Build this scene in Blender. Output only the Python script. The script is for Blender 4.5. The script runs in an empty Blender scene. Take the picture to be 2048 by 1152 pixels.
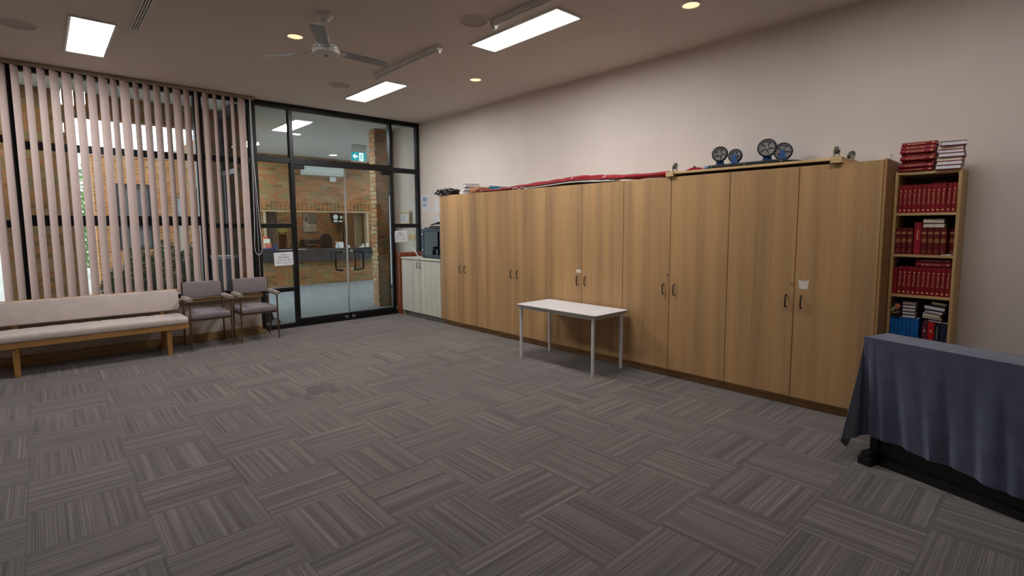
import bpy, bmesh, math, random
from mathutils import Vector, Matrix, Euler
random.seed(7)
PI = math.pi
S = bpy.context.scene
COL = S.collection

# ------------------------------------------------------------------ camera
CAM_H = 1.6072
RT = Matrix(((0.7336680, -0.6794868, -0.0053761),
             (0.0682974, 0.0658669, 0.9954883),
             (-0.6760671, -0.7307251, 0.0947316)))      # world -> camera
cd = bpy.data.cameras.new('camera')
cd.sensor_width = 36.0
cd.lens = 1025.8645 / 2048 * 36.0
cd.shift_x = -7.8218 / 2048
cd.shift_y = -26.718 / 2048
cd.clip_start = 0.05
cd.clip_end = 200
cam = bpy.data.objects.new('camera', cd)
COL.objects.link(cam)
cam.matrix_world = Matrix.Translation((0, 0, CAM_H)) @ RT.transposed().to_4x4()
S.camera = cam

# ------------------------------------------------------------------ world and exposure
W = bpy.data.worlds.new('overcast_sky')
S.world = W
W.use_nodes = True
_bg = W.node_tree.nodes['Background']
_bg.inputs['Color'].default_value = (0.84, 0.92, 1.0, 1)
_bg.inputs['Strength'].default_value = 2.6
S.view_settings.view_transform = 'Standard'
S.view_settings.look = 'None'
S.view_settings.gamma = 1.0
S.view_settings.use_curve_mapping = False
S.view_settings.exposure = 0.0

def fill_light(name, loc, rot, sx, sy, power, col):
    l = bpy.data.lights.new(name, 'AREA'); l.shape = 'RECTANGLE'; l.size = sx; l.size_y = sy; l.energy = power; l.color = col
    o = bpy.data.objects.new(name, l); COL.objects.link(o); o.location = loc; o.rotation_euler = rot
# area lamps added inside the side glazing, standing in for outdoor light
fill_light('lobby_window_fill', (8.98, 12.05, 1.6), (0, PI / 2, 0), 2.9, 3.5, 30, (0.72, 0.88, 1.0))
fill_light('lobby_entry_fill', (2.80, 12.05, 1.25), (0, -PI / 2, 0), 2.3, 3.5, 36, (0.78, 0.90, 1.0))

PANEL_L = 44.0          # luminance of the ceiling light panels
LOBBY_L = 32.0

# ------------------------------------------------------------------ sizes
CEIL = 3.52
GY = 8.5                # glass wall
WX = 5.36               # right wall
CX = 4.80               # cupboard door face

# ------------------------------------------------------------------ materials
def lin(c):
    c /= 255.0
    return c / 12.92 if c <= 0.04045 else ((c + 0.055) / 1.055) ** 2.4
def rgb(r, g, b): return (lin(r), lin(g), lin(b), 1)

class N:
    """tiny node tree helper"""
    def __init__(s, name):
        s.m = bpy.data.materials.new(name); s.m.use_nodes = True
        s.t = s.m.node_tree; s.b = s.t.nodes['Principled BSDF']; s.out = s.t.nodes['Material Output']
    def n(s, typ, **kw):
        x = s.t.nodes.new(typ)
        for k, v in kw.items(): setattr(x, k, v)
        return x
    def l(s, a, b): s.t.links.new(a, b)
    def set(s, sock, v):
        if isinstance(v, bpy.types.NodeSocket): s.l(v, sock)
        else: sock.default_value = v
    def math(s, op, a, b=0.0, c=0.0):
        x = s.n('ShaderNodeMath', operation=op)
        s.set(x.inputs[0], a); s.set(x.inputs[1], b); s.set(x.inputs[2], c)
        return x.outputs[0]
    def pos(s):
        g = s.n('ShaderNodeNewGeometry'); x = s.n('ShaderNodeSeparateXYZ'); s.l(g.outputs['Position'], x.inputs[0])
        return x.outputs
    def vec(s, x, y, z=0.0):
        c = s.n('ShaderNodeCombineXYZ'); s.set(c.inputs[0], x); s.set(c.inputs[1], y); s.set(c.inputs[2], z)
        return c.outputs[0]
    def noise(s, v, scale=1.0, detail=2.0, rough=0.5):
        x = s.n('ShaderNodeTexNoise'); s.l(v, x.inputs['Vector']); x.inputs['Scale'].default_value = scale
        x.inputs['Detail'].default_value = detail; x.inputs['Roughness'].default_value = rough
        return x.outputs['Fac']
    def ramp(s, f, stops, interp='LINEAR'):
        x = s.n('ShaderNodeValToRGB'); s.l(f, x.inputs[0]); r = x.color_ramp; r.interpolation = interp
        while len(r.elements) < len(stops): r.elements.new(0.5)
        for e, (p, c) in zip(r.elements, stops): e.position = p; e.color = c
        return x.outputs[0]
    def mix(s, f, a, b, blend='MIX'):
        x = s.n('ShaderNodeMix', data_type='RGBA', blend_type=blend)
        s.set(x.inputs[0], f); s.set(x.inputs[6], a); s.set(x.inputs[7], b)
        return x.outputs[2]
    def bump(s, h, strength=0.2, dist=0.01):
        x = s.n('ShaderNodeBump'); s.l(h, x.inputs['Height']); x.inputs['Strength'].default_value = strength
        x.inputs['Distance'].default_value = dist; s.l(x.outputs[0], s.b.inputs['Normal'])

def mat(name, c, rough=0.55, metal=0.0, var=0.0, vscale=6.0, spec=0.5, bump=0.0, bscale=80.0, sheen=0.0):
    k = N(name); b = k.b
    b.inputs['Roughness'].default_value = rough; b.inputs['Metallic'].default_value = metal
    b.inputs['Specular IOR Level'].default_value = spec
    if sheen: b.inputs['Sheen Weight'].default_value = sheen
    col = rgb(*c)
    tc = k.n('ShaderNodeTexCoord').outputs['Object']
    f = k.noise(tc, vscale, 3)
    v = var if var else 0.06
    lo = tuple(x * (1 - v) for x in col[:3]) + (1,); hi = tuple(min(1, x * (1 + v)) for x in col[:3]) + (1,)
    k.l(k.ramp(f, [(0.3, lo), (0.7, hi)]), b.inputs['Base Color'])
    if bump: k.bump(k.noise(tc, bscale, 2), bump, 0.004)
    return k.m

def emit(name, c, strength):
    k = N(name); b = k.b
    b.inputs['Base Color'].default_value = (0.8, 0.8, 0.8, 1)
    b.inputs['Emission Color'].default_value = c
    b.inputs['Emission Strength'].default_value = strength
    return k.m

def glass(name, tint=(0.93, 0.96, 0.95, 1), refl=1.0):
    k = N(name); t = k.n('ShaderNodeBsdfTransparent'); t.inputs[0].default_value = tint
    g = k.n('ShaderNodeBsdfGlossy'); g.inputs['Roughness'].default_value = 0.02
    g.inputs['Color'].default_value = (refl, refl, refl, 1)
    fr = k.n('ShaderNodeFresnel'); fr.inputs[0].default_value = 1.5
    mx = k.n('ShaderNodeMixShader'); k.l(fr.outputs[0], mx.inputs[0]); k.l(t.outputs[0], mx.inputs[1]); k.l(g.outputs[0], mx.inputs[2])
    k.l(mx.outputs[0], k.out.inputs[0]); k.t.nodes.remove(k.b)
    return k.m

def veneer(name, dark, mid, light, rough=0.42, band=5.0):
    k = N(name); p = k.pos(); u = k.math('ADD', p[0], p[1])
    f1 = k.noise(k.vec(k.math('MULTIPLY', u, band), k.math('MULTIPLY', p[2], 0.16)), 1.0, 3, 0.55)
    f2 = k.noise(k.vec(k.math('MULTIPLY', u, 75.0), k.math('MULTIPLY', p[2], 1.1)), 1.0, 4, 0.6)
    f3 = k.noise(k.vec(k.math('MULTIPLY', u, 260.0), k.math('MULTIPLY', p[2], 9.0)), 1.0, 2, 0.6)
    f = k.math('ADD', k.math('MULTIPLY', f1, 0.68), k.math('ADD', k.math('MULTIPLY', f2, 0.20), k.math('MULTIPLY', f3, 0.12)))
    c = k.ramp(f, [(0.36, dark), (0.48, mid), (0.60, light)])
    k.l(c, k.b.inputs['Base Color']); k.b.inputs['Roughness'].default_value = rough
    k.b.inputs['Specular IOR Level'].default_value = 0.35
    k.bump(f2, 0.05, 0.002)
    return k.m

def timber(name, c, axis=0, rough=0.45, amt=0.25):
    k = N(name); p = k.pos()
    s = [60.0, 60.0, 60.0]; s[axis] = 3.0
    f = k.noise(k.vec(k.math('MULTIPLY', p[0], s[0]), k.math('MULTIPLY', p[1], s[1]), k.math('MULTIPLY', p[2], s[2])), 1.0, 4, 0.6)
    a = rgb(*c); lo = tuple(x * (1 - amt) for x in a[:3]) + (1,); hi = tuple(min(1, x * (1 + amt)) for x in a[:3]) + (1,)
    k.l(k.ramp(f, [(0.35, lo), (0.65, hi)]), k.b.inputs['Base Color']); k.b.inputs['Roughness'].default_value = rough
    return k.m

def brick(name, cols, mortar, bw=0.24, bh=0.086, rough=0.85, soldier=None):
    k = N(name); p = k.pos(); u = k.math('ADD', k.math('ADD', p[0], p[1]), 50.0); z = k.math('ADD', p[2], 10.0)
    vz = k.math('DIVIDE', z, bh); row = k.math('FLOOR', vz)
    uu = k.math('ADD', k.math('DIVIDE', u, bw), k.math('MULTIPLY', k.math('MODULO', row, 2.0), 0.5)); colm = k.math('FLOOR', uu)
    wn = k.n('ShaderNodeTexWhiteNoise', noise_dimensions='2D'); k.l(k.vec(colm, row), wn.inputs['Vector'])
    stops = [(i / (len(cols)), rgb(*c)) for i, c in enumerate(cols)]
    c = k.ramp(wn.outputs['Value'], stops, 'CONSTANT')
    fz = k.math('FRACT', vz); fu = k.math('FRACT', uu)
    mz = k.math('LESS_THAN', fz, 0.14); mu = k.math('LESS_THAN', fu, 0.012 / bw); m = k.math('MAXIMUM', mz, mu)
    nn = k.noise(k.vec(p[0], p[1], p[2]), 45.0, 4, 0.65)
    c = k.mix(0.35, c, k.ramp(nn, [(0.3, (0.25, 0.25, 0.25, 1)), (0.7, (1.25, 1.2, 1.15, 1))]), 'MULTIPLY')
    c2 = k.mix(m, c, rgb(*mortar))
    k.l(c2, k.b.inputs['Base Color']); k.b.inputs['Roughness'].default_value = rough
    k.b.inputs['Specular IOR Level'].default_value = 0.2
    h = k.math('ADD', k.math('SUBTRACT', 1.0, m), k.math('MULTIPLY', nn, 0.4)); k.bump(h, 0.5, 0.006)
    return k.m

def carpet(name, cols, ox=0.158, oy=-4.405, bright=1.0):
    k = N(name); p = k.pos()
    u = k.math('DIVIDE', k.math('ADD', p[0], ox + 50.0), 0.5); v = k.math('DIVIDE', k.math('ADD', p[1], oy + 50.0), 0.5)
    fu, fv = k.math('FLOOR', u), k.math('FLOOR', v)
    par = k.math('MODULO', k.math('ADD', fu, fv), 2.0)                         # 0: ribs run along y
    isy = k.math('SUBTRACT', 1.0, par)
    a = k.math('ADD', k.math('MULTIPLY', u, isy), k.math('MULTIPLY', v, par))     # across the ribs (tile units)
    al = k.math('ADD', k.math('MULTIPLY', v, isy), k.math('MULTIPLY', u, par))    # along
    tid = k.math('ADD', k.math('MULTIPLY', fu, 7.31), k.math('MULTIPLY', fv, 3.77))
    s1 = k.noise(k.vec(k.math('MULTIPLY', a, 19.0), k.math('MULTIPLY', al, 0.18), tid), 1.0, 2, 0.5)
    s2 = k.noise(k.vec(k.math('MULTIPLY', a, 75.0), k.math('MULTIPLY', al, 0.45), tid), 1.0, 2, 0.6)
    rib = k.math('SINE', k.math('MULTIPLY', a, 2 * PI * 40))
    fine = k.noise(k.vec(p[0], p[1]), 220.0, 2, 0.7)
    f = k.math('ADD', k.math('MULTIPLY', s1, 0.44), k.math('ADD', k.math('MULTIPLY', s2, 0.42), k.math('MULTIPLY', fine, 0.14)))
    f = k.math('ADD', f, k.math('MULTIPLY', rib, 0.032))
    c = k.ramp(f, [(0.37, cols[0]), (0.47, cols[1]), (0.55, cols[2]), (0.66, cols[3])])
    big = k.noise(k.vec(p[0], p[1]), 0.8, 3, 0.6)
    c = k.mix(0.5, c, k.ramp(big, [(0.35, (0.86, 0.84, 0.84, 1)), (0.65, (1.1, 1.06, 1.04, 1))]), 'MULTIPLY')
    # seam lines between tiles
    su = k.math('LESS_THAN', k.math('ABSOLUTE', k.math('SUBTRACT', k.math('FRACT', k.math('ADD', u, 0.5)), 0.5)), 0.006)
    sv = k.math('LESS_THAN', k.math('ABSOLUTE', k.math('SUBTRACT', k.math('FRACT', k.math('ADD', v, 0.5)), 0.5)), 0.006)
    c = k.mix(k.math('MULTIPLY', k.math('MAXIMUM', su, sv), 0.5), c, cols[0])
    # an old spill on the carpet
    dx = k.math('SUBTRACT', p[0], 1.93); dy = k.math('SUBTRACT', p[1], 4.95)
    d = k.math('SQRT', k.math('ADD', k.math('MULTIPLY', dx, dx), k.math('MULTIPLY', dy, dy)))
    sp = k.math('MULTIPLY', k.math('LESS_THAN', k.math('ADD', d, k.math('MULTIPLY', k.noise(k.vec(p[0], p[1]), 7.0, 3), 0.9)), 0.62), 0.35)
    c = k.mix(sp, c, (0.028, 0.022, 0.018, 1))
    k.l(c, k.b.inputs['Base Color']); k.b.inputs['Roughness'].default_value = 0.95
    k.b.inputs['Specular IOR Level'].default_value = 0.1
    k.b.inputs['Sheen Weight'].default_value = 0.15
    k.bump(f, 0.5, 0.006)
    return k.m

def fabric(name, c, scale=260.0, amt=0.18, rough=0.9, sheen=0.3, bump=0.25):
    k = N(name); tc = k.n('ShaderNodeTexCoord').outputs['Object']
    sx = k.n('ShaderNodeSeparateXYZ'); k.l(tc, sx.inputs[0])
    w = k.math('MULTIPLY', k.math('SINE', k.math('MULTIPLY', k.math('ADD', sx.outputs[0], sx.outputs[1]), scale * 6)), k.math('SINE', k.math('MULTIPLY', sx.outputs[2], scale * 6)))
    n1 = k.noise(tc, scale, 3, 0.7); n2 = k.noise(tc, 9.0, 3, 0.6)
    f = k.math('ADD', k.math('MULTIPLY', n1, 0.6), k.math('MULTIPLY', n2, 0.4))
    a = rgb(*c); lo = tuple(x * (1 - amt) for x in a[:3]) + (1,); hi = tuple(min(1, x * (1 + amt)) for x in a[:3]) + (1,)
    k.l(k.ramp(f, [(0.35, lo), (0.65, hi)]), k.b.inputs['Base Color']); k.b.inputs['Roughness'].default_value = rough
    k.b.inputs['Sheen Weight'].default_value = sheen; k.b.inputs['Specular IOR Level'].default_value = 0.15
    k.bump(k.math('ADD', n1, k.math('MULTIPLY', w, 0.3)), bump, 0.0015)
    return k.m

def paint(name, c, rough=0.7, var=0.04):
    k = N(name); p = k.pos(); v = k.vec(p[0], p[1], p[2])
    f = k.noise(v, 1.3, 4, 0.6); g = k.noise(v, 160.0, 2, 0.6)
    a = rgb(*c); lo = tuple(x * (1 - var) for x in a[:3]) + (1,); hi = tuple(min(1, x * (1 + var * 0.6)) for x in a[:3]) + (1,)
    k.l(k.ramp(f, [(0.35, lo), (0.65, hi)]), k.b.inputs['Base Color']); k.b.inputs['Roughness'].default_value = rough
    k.b.inputs['Specular IOR Level'].default_value = 0.25; k.bump(g, 0.04, 0.002)
    return k.m

M = {}
M['wall'] = paint('painted_wall', (228, 215, 204))
M['wall_low'] = paint('painted_low_wall', (196, 182, 168))
M['ceiling'] = paint('painted_ceiling', (214, 203, 193), 0.8, 0.02)
M['lobby_ceiling'] = paint('painted_lobby_ceiling', (205, 205, 200), 0.8, 0.02)
M['carpet'] = carpet('ribbed_carpet_tiles', (rgb(82, 76, 73), rgb(100, 93, 89), rgb(114, 107, 102), rgb(136, 128, 122)))
M['lobby_carpet'] = carpet('lobby_carpet_tiles', (rgb(92, 98, 101), rgb(104, 111, 115), rgb(114, 121, 125), rgb(128, 135, 139)))  # bluish cast of the outdoor light mixed into the tile colours
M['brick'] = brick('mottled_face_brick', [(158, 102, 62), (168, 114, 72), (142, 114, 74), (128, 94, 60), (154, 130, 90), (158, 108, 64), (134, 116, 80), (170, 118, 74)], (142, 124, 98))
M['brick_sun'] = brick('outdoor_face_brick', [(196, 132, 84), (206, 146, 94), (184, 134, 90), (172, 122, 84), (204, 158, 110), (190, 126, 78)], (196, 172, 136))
M['brick_nib_lit'] = brick('lit_nib_brick', [(204, 164, 122), (186, 168, 132), (206, 148, 104), (178, 146, 112), (210, 176, 134), (196, 136, 98)], (150, 134, 112), bw=0.12)  # outdoor light on the nib's left face painted in as paler brick
M['frame'] = mat('black_aluminium', (17, 17, 19), 0.38, 0.3)
M['frame_grey'] = mat('grey_aluminium', (66, 68, 72), 0.4, 0.5)
M['glass'] = glass('clear_glass')
M['glass_tint'] = glass('tinted_glass', (0.62, 0.68, 0.72, 1))
M['blind'] = fabric('blind_fabric', (205, 184, 176), 180, 0.05, 0.85, 0.1, 0.08)
M['rail'] = mat('beige_rail', (160, 142, 122), 0.5)
M['veneer'] = veneer('teak_veneer', rgb(146, 116, 84), rgb(174, 136, 94), rgb(192, 150, 102))
M['veneer_side'] = veneer('teak_veneer_edge', rgb(120, 92, 62), rgb(150, 114, 74), rgb(170, 130, 86), band=2.0)
M['plinth'] = timber('dark_plinth', (136, 98, 58), 1)
M['laminate'] = veneer('pale_grey_laminate', rgb(186, 182, 164), rgb(200, 196, 180), rgb(212, 208, 194), 0.5, 8.0)
M['plinth_grey'] = mat('grey_plinth', (120, 116, 108), 0.6, var=0.2, vscale=20)
M['black'] = mat('black_plastic', (16, 16, 17), 0.4)
M['black_soft'] = mat('black_fabric', (20, 20, 21), 0.85, bump=0.2)
M['black_paint'] = mat('black_paint', (10, 10, 11), 0.55)
M['steel'] = mat('brushed_steel', (170, 168, 164), 0.3, 0.9)
M['white_plastic'] = mat('white_plastic', (225, 222, 216), 0.45)
M['white_enamel'] = mat('white_enamel', (216, 212, 206), 0.3, spec=0.6)
M['fan_blade'] = mat('grey_white_blade', (160, 160, 158), 0.35)
M['paper'] = mat('white_paper', (226, 225, 226), 0.8)
M['ink'] = mat('dark_ink', (38, 38, 42), 0.8)
M['oak'] = timber('honey_oak', (172, 126, 72), 0, 0.4, 0.22)
M['oak_v'] = timber('honey_oak_upright', (166, 120, 68), 2, 0.4, 0.22)
M['pine'] = timber('pale_pine', (206, 172, 118), 1, 0.5, 0.16)
M['pine_v'] = timber('pale_pine_upright', (196, 160, 106), 2, 0.5, 0.16)
M['trim'] = timber('varnished_trim', (142, 112, 72), 0, 0.4, 0.25)
M['red_timber'] = timber('red_brown_timber', (126, 62, 30), 2, 0.4, 0.3)
M['bench_fabric'] = fabric('oatmeal_fabric', (190, 176, 168), 200, 0.12)
M['chair_fabric'] = fabric('mauve_grey_vinyl', (128, 116, 118), 120, 0.08, 0.6, 0.2, 0.1)
M['worn_arm'] = fabric('worn_arm_vinyl', (146, 132, 122), 60, 0.3, 0.7, 0.2, 0.4)
M['brown_metal'] = mat('bronze_tube', (104, 78, 60), 0.4, 0.5)
M['table_top'] = mat('pale_table_laminate', (222, 217, 216), 0.4)
M['table_edge'] = mat('grey_table_edge', (128, 124, 114), 0.5)
M['table_leg'] = mat('white_painted_steel', (206, 204, 202), 0.35)
M['cloth'] = fabric('blue_grey_tablecloth', (78, 83, 104), 330, 0.3, 0.95, 0.5, 0.4)
M['red_cover'] = mat('red_bookcloth', (140, 14, 30), 0.5, var=0.1)
M['red_bright'] = mat('crimson_bookcloth', (160, 18, 40), 0.5)
M['maroon'] = mat('maroon_leather', (108, 18, 22), 0.45, var=0.15)
M['dark_maroon'] = mat('dark_maroon_bookcloth', (74, 14, 20), 0.6)
M['gilt'] = mat('gilt_lettering', (244, 204, 140), 0.35, 0.25)
M['pages'] = mat('cream_pages', (226, 212, 192), 0.85, var=0.12, vscale=60)
M['pages_white'] = mat('white_pages', (224, 220, 220), 0.85, var=0.1, vscale=60)
M['blue_cover'] = mat('blue_bookcloth', (16, 104, 178), 0.5, var=0.1)
M['navy'] = mat('navy_bookcloth', (26, 34, 60), 0.6)
M['purple'] = mat('purple_bookcloth', (96, 28, 60), 0.6)
M['scarlet'] = mat('scarlet_bookcloth', (196, 16, 28), 0.5)
M['teal'] = mat('teal_binder', (28, 104, 122), 0.45)
M['orange_brown'] = mat('tan_folder', (186, 122, 82), 0.6)
M['banner'] = fabric('red_banner_cloth', (150, 10, 24), 60, 0.25, 0.7, 0.3, 0.3)
M['card_white'] = mat('grey_white_board', (206, 206, 200), 0.6, var=0.15, vscale=12)
M['bag'] = mat('glossy_black_bag', (20, 18, 20), 0.2, var=0.3, vscale=20, spec=0.8)
M['bag_print'] = mat('bag_print', (150, 96, 84), 0.4)
M['blue_metal'] = mat('blue_painted_steel', (66, 104, 150), 0.4, 0.1, var=0.12, vscale=15)
M['rubber'] = mat('black_rubber', (26, 24, 24), 0.7)
M['hub_grey'] = mat('grey_wheel_hub', (158, 152, 150), 0.5, var=0.12, vscale=30)
M['caster_grey'] = mat('grey_caster_tyre', (92, 90, 84), 0.6)
M['teal_grey'] = mat('slate_metal', (50, 66, 76), 0.4, 0.2)
M['cabinet_glass'] = glass('dark_cabinet_glass', (0.55, 0.68, 0.74, 1))
M['inside_pale'] = mat('pale_blue_interior', (150, 182, 192), 0.5, var=0.35, vscale=9)
M['ac'] = mat('air_conditioner_shell', (206, 218, 216), 0.4)
M['counter'] = mat('charcoal_counter', (36, 38, 45), 0.5)
M['office_brown'] = timber('brown_cupboard', (150, 112, 74), 2, 0.5, 0.12)
M['curtain'] = mat('grey_brown_curtain', (112, 96, 84), 0.9, var=0.15)
M['curtain_pale'] = mat('pale_curtain', (176, 156, 128), 0.9)
M['brass'] = mat('brass_plate', (214, 178, 116), 0.3, 0.7)
M['bamboo'] = mat('bamboo_pole', (208, 172, 122), 0.5, var=0.2, vscale=20)
M['leaf'] = mat('dark_green_leaf', (44, 66, 36), 0.5, var=0.5, vscale=8)
M['leaf_pale'] = mat('pale_green_leaf', (120, 160, 90), 0.6, var=0.5, vscale=3)
M['bark'] = mat('brown_bark', (84, 66, 50), 0.9, var=0.3)
M['concrete'] = paint('outdoor_concrete', (186, 182, 174), 0.9, 0.1)
M['cream_wall'] = paint('cream_outdoor_wall', (232, 224, 206), 0.8)
M['speaker'] = mat('grey_speaker_mesh', (178, 168, 164), 0.8, bump=0.4, bscale=400)
M['panel'] = emit('light_panel', (0.97, 0.98, 1.0, 1), PANEL_L)
M['panel_dim'] = emit('near_light_panel', (0.97, 0.98, 1.0, 1), PANEL_L * 0.45)
M['panel_lobby'] = emit('lobby_light_panel', (0.93, 0.97, 1.0, 1), LOBBY_L)
M['warm_lamp'] = emit('warm_downlight', (1.0, 0.66, 0.36, 1), 1.3)
M['cool_lamp'] = emit('cool_downlight', (1.0, 1.0, 0.95, 1), 10.0)

# ------------------------------------------------------------------ mesh helpers
class B:
    """collects shapes in a bmesh; origin o is subtracted so parts sit in their thing's local space"""
    def __init__(s, o=(0, 0, 0)):
        s.bm = bmesh.new(); s.o = Vector(o); s.bev = 0.0
    def box(s, x0, x1, y0, y1, z0, z1, m=None):
        r = bmesh.ops.create_cube(s.bm, size=1.0)
        T = Matrix.Translation(((x0 + x1) / 2, (y0 + y1) / 2, (z0 + z1) / 2)) @ Matrix.Diagonal((abs(x1 - x0), abs(y1 - y0), abs(z1 - z0), 1))
        if m: T = m @ T
        bmesh.ops.transform(s.bm, matrix=T, verts=r['verts']); return s
    def cyl(s, p0, p1, r0, r1=None, seg=20, caps=True):
        p0, p1 = Vector(p0), Vector(p1); d = p1 - p0; r1 = r0 if r1 is None else r1
        r = bmesh.ops.create_cone(s.bm, cap_ends=caps, segments=seg, radius1=r0, radius2=r1, depth=d.length)
        q = Vector((0, 0, 1)).rotation_difference(d.normalized()).to_matrix().to_4x4()
        bmesh.ops.transform(s.bm, matrix=Matrix.Translation((p0 + p1) / 2) @ q, verts=r['verts']); return s
    def tube(s, pts, r, seg=10, close=False, flat=1.0):
        pts = [Vector(p) for p in pts]; rings = []; n = len(pts); up = Vector((0, 0, 1))
        rr = r if isinstance(r, (list, tuple)) else [r] * n
        for i, p in enumerate(pts):
            a = pts[(i - 1) % n] if (i or close) else p; b = pts[(i + 1) % n] if (i < n - 1 or close) else p
            t = (b - a).normalized(); u = t.cross(up)
            if u.length < 1e-3: u = t.cross(Vector((1, 0, 0)))
            u.normalize(); w = u.cross(t).normalized()
            if rings and False: pass
            rings.append([s.bm.verts.new(p + u * math.cos(2 * PI * k / seg) * rr[i] + w * math.sin(2 * PI * k / seg) * rr[i] * flat) for k in range(seg)])
        m = n if close else n - 1
        for i in range(m):
            A, C = rings[i], rings[(i + 1) % n]
            # keep rings aligned
            off = min(range(seg), key=lambda o: sum((A[k].co - C[(k + o) % seg].co).length for k in range(0, seg, 2)))
            for k in range(seg):
                s.bm.faces.new((A[k], A[(k + 1) % seg], C[(k + 1 + off) % seg], C[(k + off) % seg]))
        if not close:
            s.bm.faces.new(rings[0]); s.bm.faces.new(list(reversed(rings[-1])))
        return s
    def lathe(s, c, prof, seg=32, axis='z'):
        c = Vector(c); rings = []
        for (r, h) in prof:
            ring = []
            for k in range(seg):
                a = 2 * PI * k / seg; x, y = r * math.cos(a), r * math.sin(a)
                v = Vector((x, y, h)) if axis == 'z' else (Vector((h, x, y)) if axis == 'x' else Vector((x, h, y)))
                ring.append(s.bm.verts.new(c + v))
            rings.append(ring)
        for A, C in zip(rings, rings[1:]):
            for k in range(seg): s.bm.faces.new((A[k], A[(k + 1) % seg], C[(k + 1) % seg], C[k]))
        for R_, pr in ((rings[0], prof[0]), (rings[-1], prof[-1])):
            if pr[0] < 0.006: s.bm.faces.new(R_)
        return s
    def prism(s, poly, vec):
        """poly: 3-D outline, extruded along vec"""
        v = Vector(vec); a = [s.bm.verts.new(Vector(p)) for p in poly]; b = [s.bm.verts.new(Vector(p) + v) for p in poly]; n = len(a)
        s.bm.faces.new(a); s.bm.faces.new(list(reversed(b)))
        for i in range(n): s.bm.faces.new((a[i], b[i], b[(i + 1) % n], a[(i + 1) % n]))
        return s
    def grid(s, P, th=0.0):
        """P[i][j] points -> sheet with thickness th (along vertex normals)"""
        V = [[s.bm.verts.new(Vector(p)) for p in row] for row in P]
        for i in range(len(V) - 1):
            for j in range(len(V[0]) - 1): s.bm.faces.new((V[i][j], V[i + 1][j], V[i + 1][j + 1], V[i][j + 1]))
        if th:
            bmesh.ops.recalc_face_normals(s.bm, faces=s.bm.faces)
            bmesh.ops.solidify(s.bm, geom=list(s.bm.faces), thickness=th)
        return s
    def obj(s, name, m, parent=None, smooth=False, bevel=0.0, seg=2, subdiv=0, loc=None):
        bmesh.ops.recalc_face_normals(s.bm, faces=s.bm.faces)
        if s.o.length: bmesh.ops.translate(s.bm, vec=-s.o, verts=s.bm.verts)
        me = bpy.data.meshes.new(name); s.bm.to_mesh(me); s.bm.free()
        mm = m if isinstance(m, (list, tuple)) else [m]
        for q in mm: me.materials.append(M[q] if isinstance(q, str) else q)
        if smooth:
            me.shade_smooth()
            me.set_sharp_from_angle(angle=math.radians(40)) if hasattr(me, 'set_sharp_from_angle') else None
        o = bpy.data.objects.new(name, me); COL.objects.link(o)
        if parent is not None: o.parent = parent
        if loc is not None: o.location = loc
        if bevel:
            b = o.modifiers.new('bevel', 'BEVEL'); b.width = bevel; b.segments = seg; b.limit_method = 'ANGLE'
        if subdiv:
            d = o.modifiers.new('subdiv', 'SUBSURF'); d.levels = subdiv; d.render_levels = subdiv
        return o

def tag(o, label, cat, group=None, kind=None):
    o['label'] = label; o['category'] = cat
    if group: o['group'] = group
    if kind: o['kind'] = kind
    return o
def thing(name, label, cat, loc=(0, 0, 0), rz=0.0, group=None):
    o = bpy.data.objects.new(name, None); COL.objects.link(o); o.empty_display_size = 0.05
    o.location = loc; o.rotation_euler = (0, 0, rz)
    return tag(o, label, cat, group)
def struct(o):
    o['kind'] = 'structure'; return o
def copy_tree(o, parent=None):
    c = o.copy(); COL.objects.link(c)
    if parent is not None: c.parent = parent
    for ch in list(o.children): copy_tree(ch, c)
    return c
def dup(o, loc, rot, label, scale=None, group=None):
    c = copy_tree(o); c.location = loc; c.rotation_euler = rot; c['label'] = label
    if scale: c.scale = scale
    if group: c['group'] = group
    return c
ORD = ['first', 'second', 'third', 'fourth', 'fifth', 'sixth', 'seventh', 'eighth', 'ninth', 'tenth', 'eleventh', 'twelfth']

def text(name, body, size, m, T, parent=None, align='CENTER', ext=0.0003, spacing=1.0):
    cu = bpy.data.curves.new(name, 'FONT'); cu.body = body; cu.size = size; cu.extrude = ext
    cu.align_x = align; cu.align_y = 'CENTER'; cu.space_line = spacing; cu.resolution_u = 2; cu.offset = size * (0.008 if m == 'gilt' else 0.0)
    t = bpy.data.objects.new(name, cu); COL.objects.link(t)
    dg = bpy.context.evaluated_depsgraph_get(); dg.update()
    me = bpy.data.meshes.new_from_object(t.evaluated_get(dg))
    COL.objects.unlink(t); bpy.data.objects.remove(t)
    me.transform(T); me.materials.clear(); me.materials.append(M[m]); me.name = name
    o = bpy.data.objects.new(name, me); COL.objects.link(o)
    if parent is not None: o.parent = parent
    return o
def basis(o, ex, ey):
    ex, ey = Vector(ex).normalized(), Vector(ey).normalized(); ez = ex.cross(ey)
    m = Matrix((ex, ey, ez)).transposed().to_4x4(); m.translation = Vector(o); return m

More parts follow.
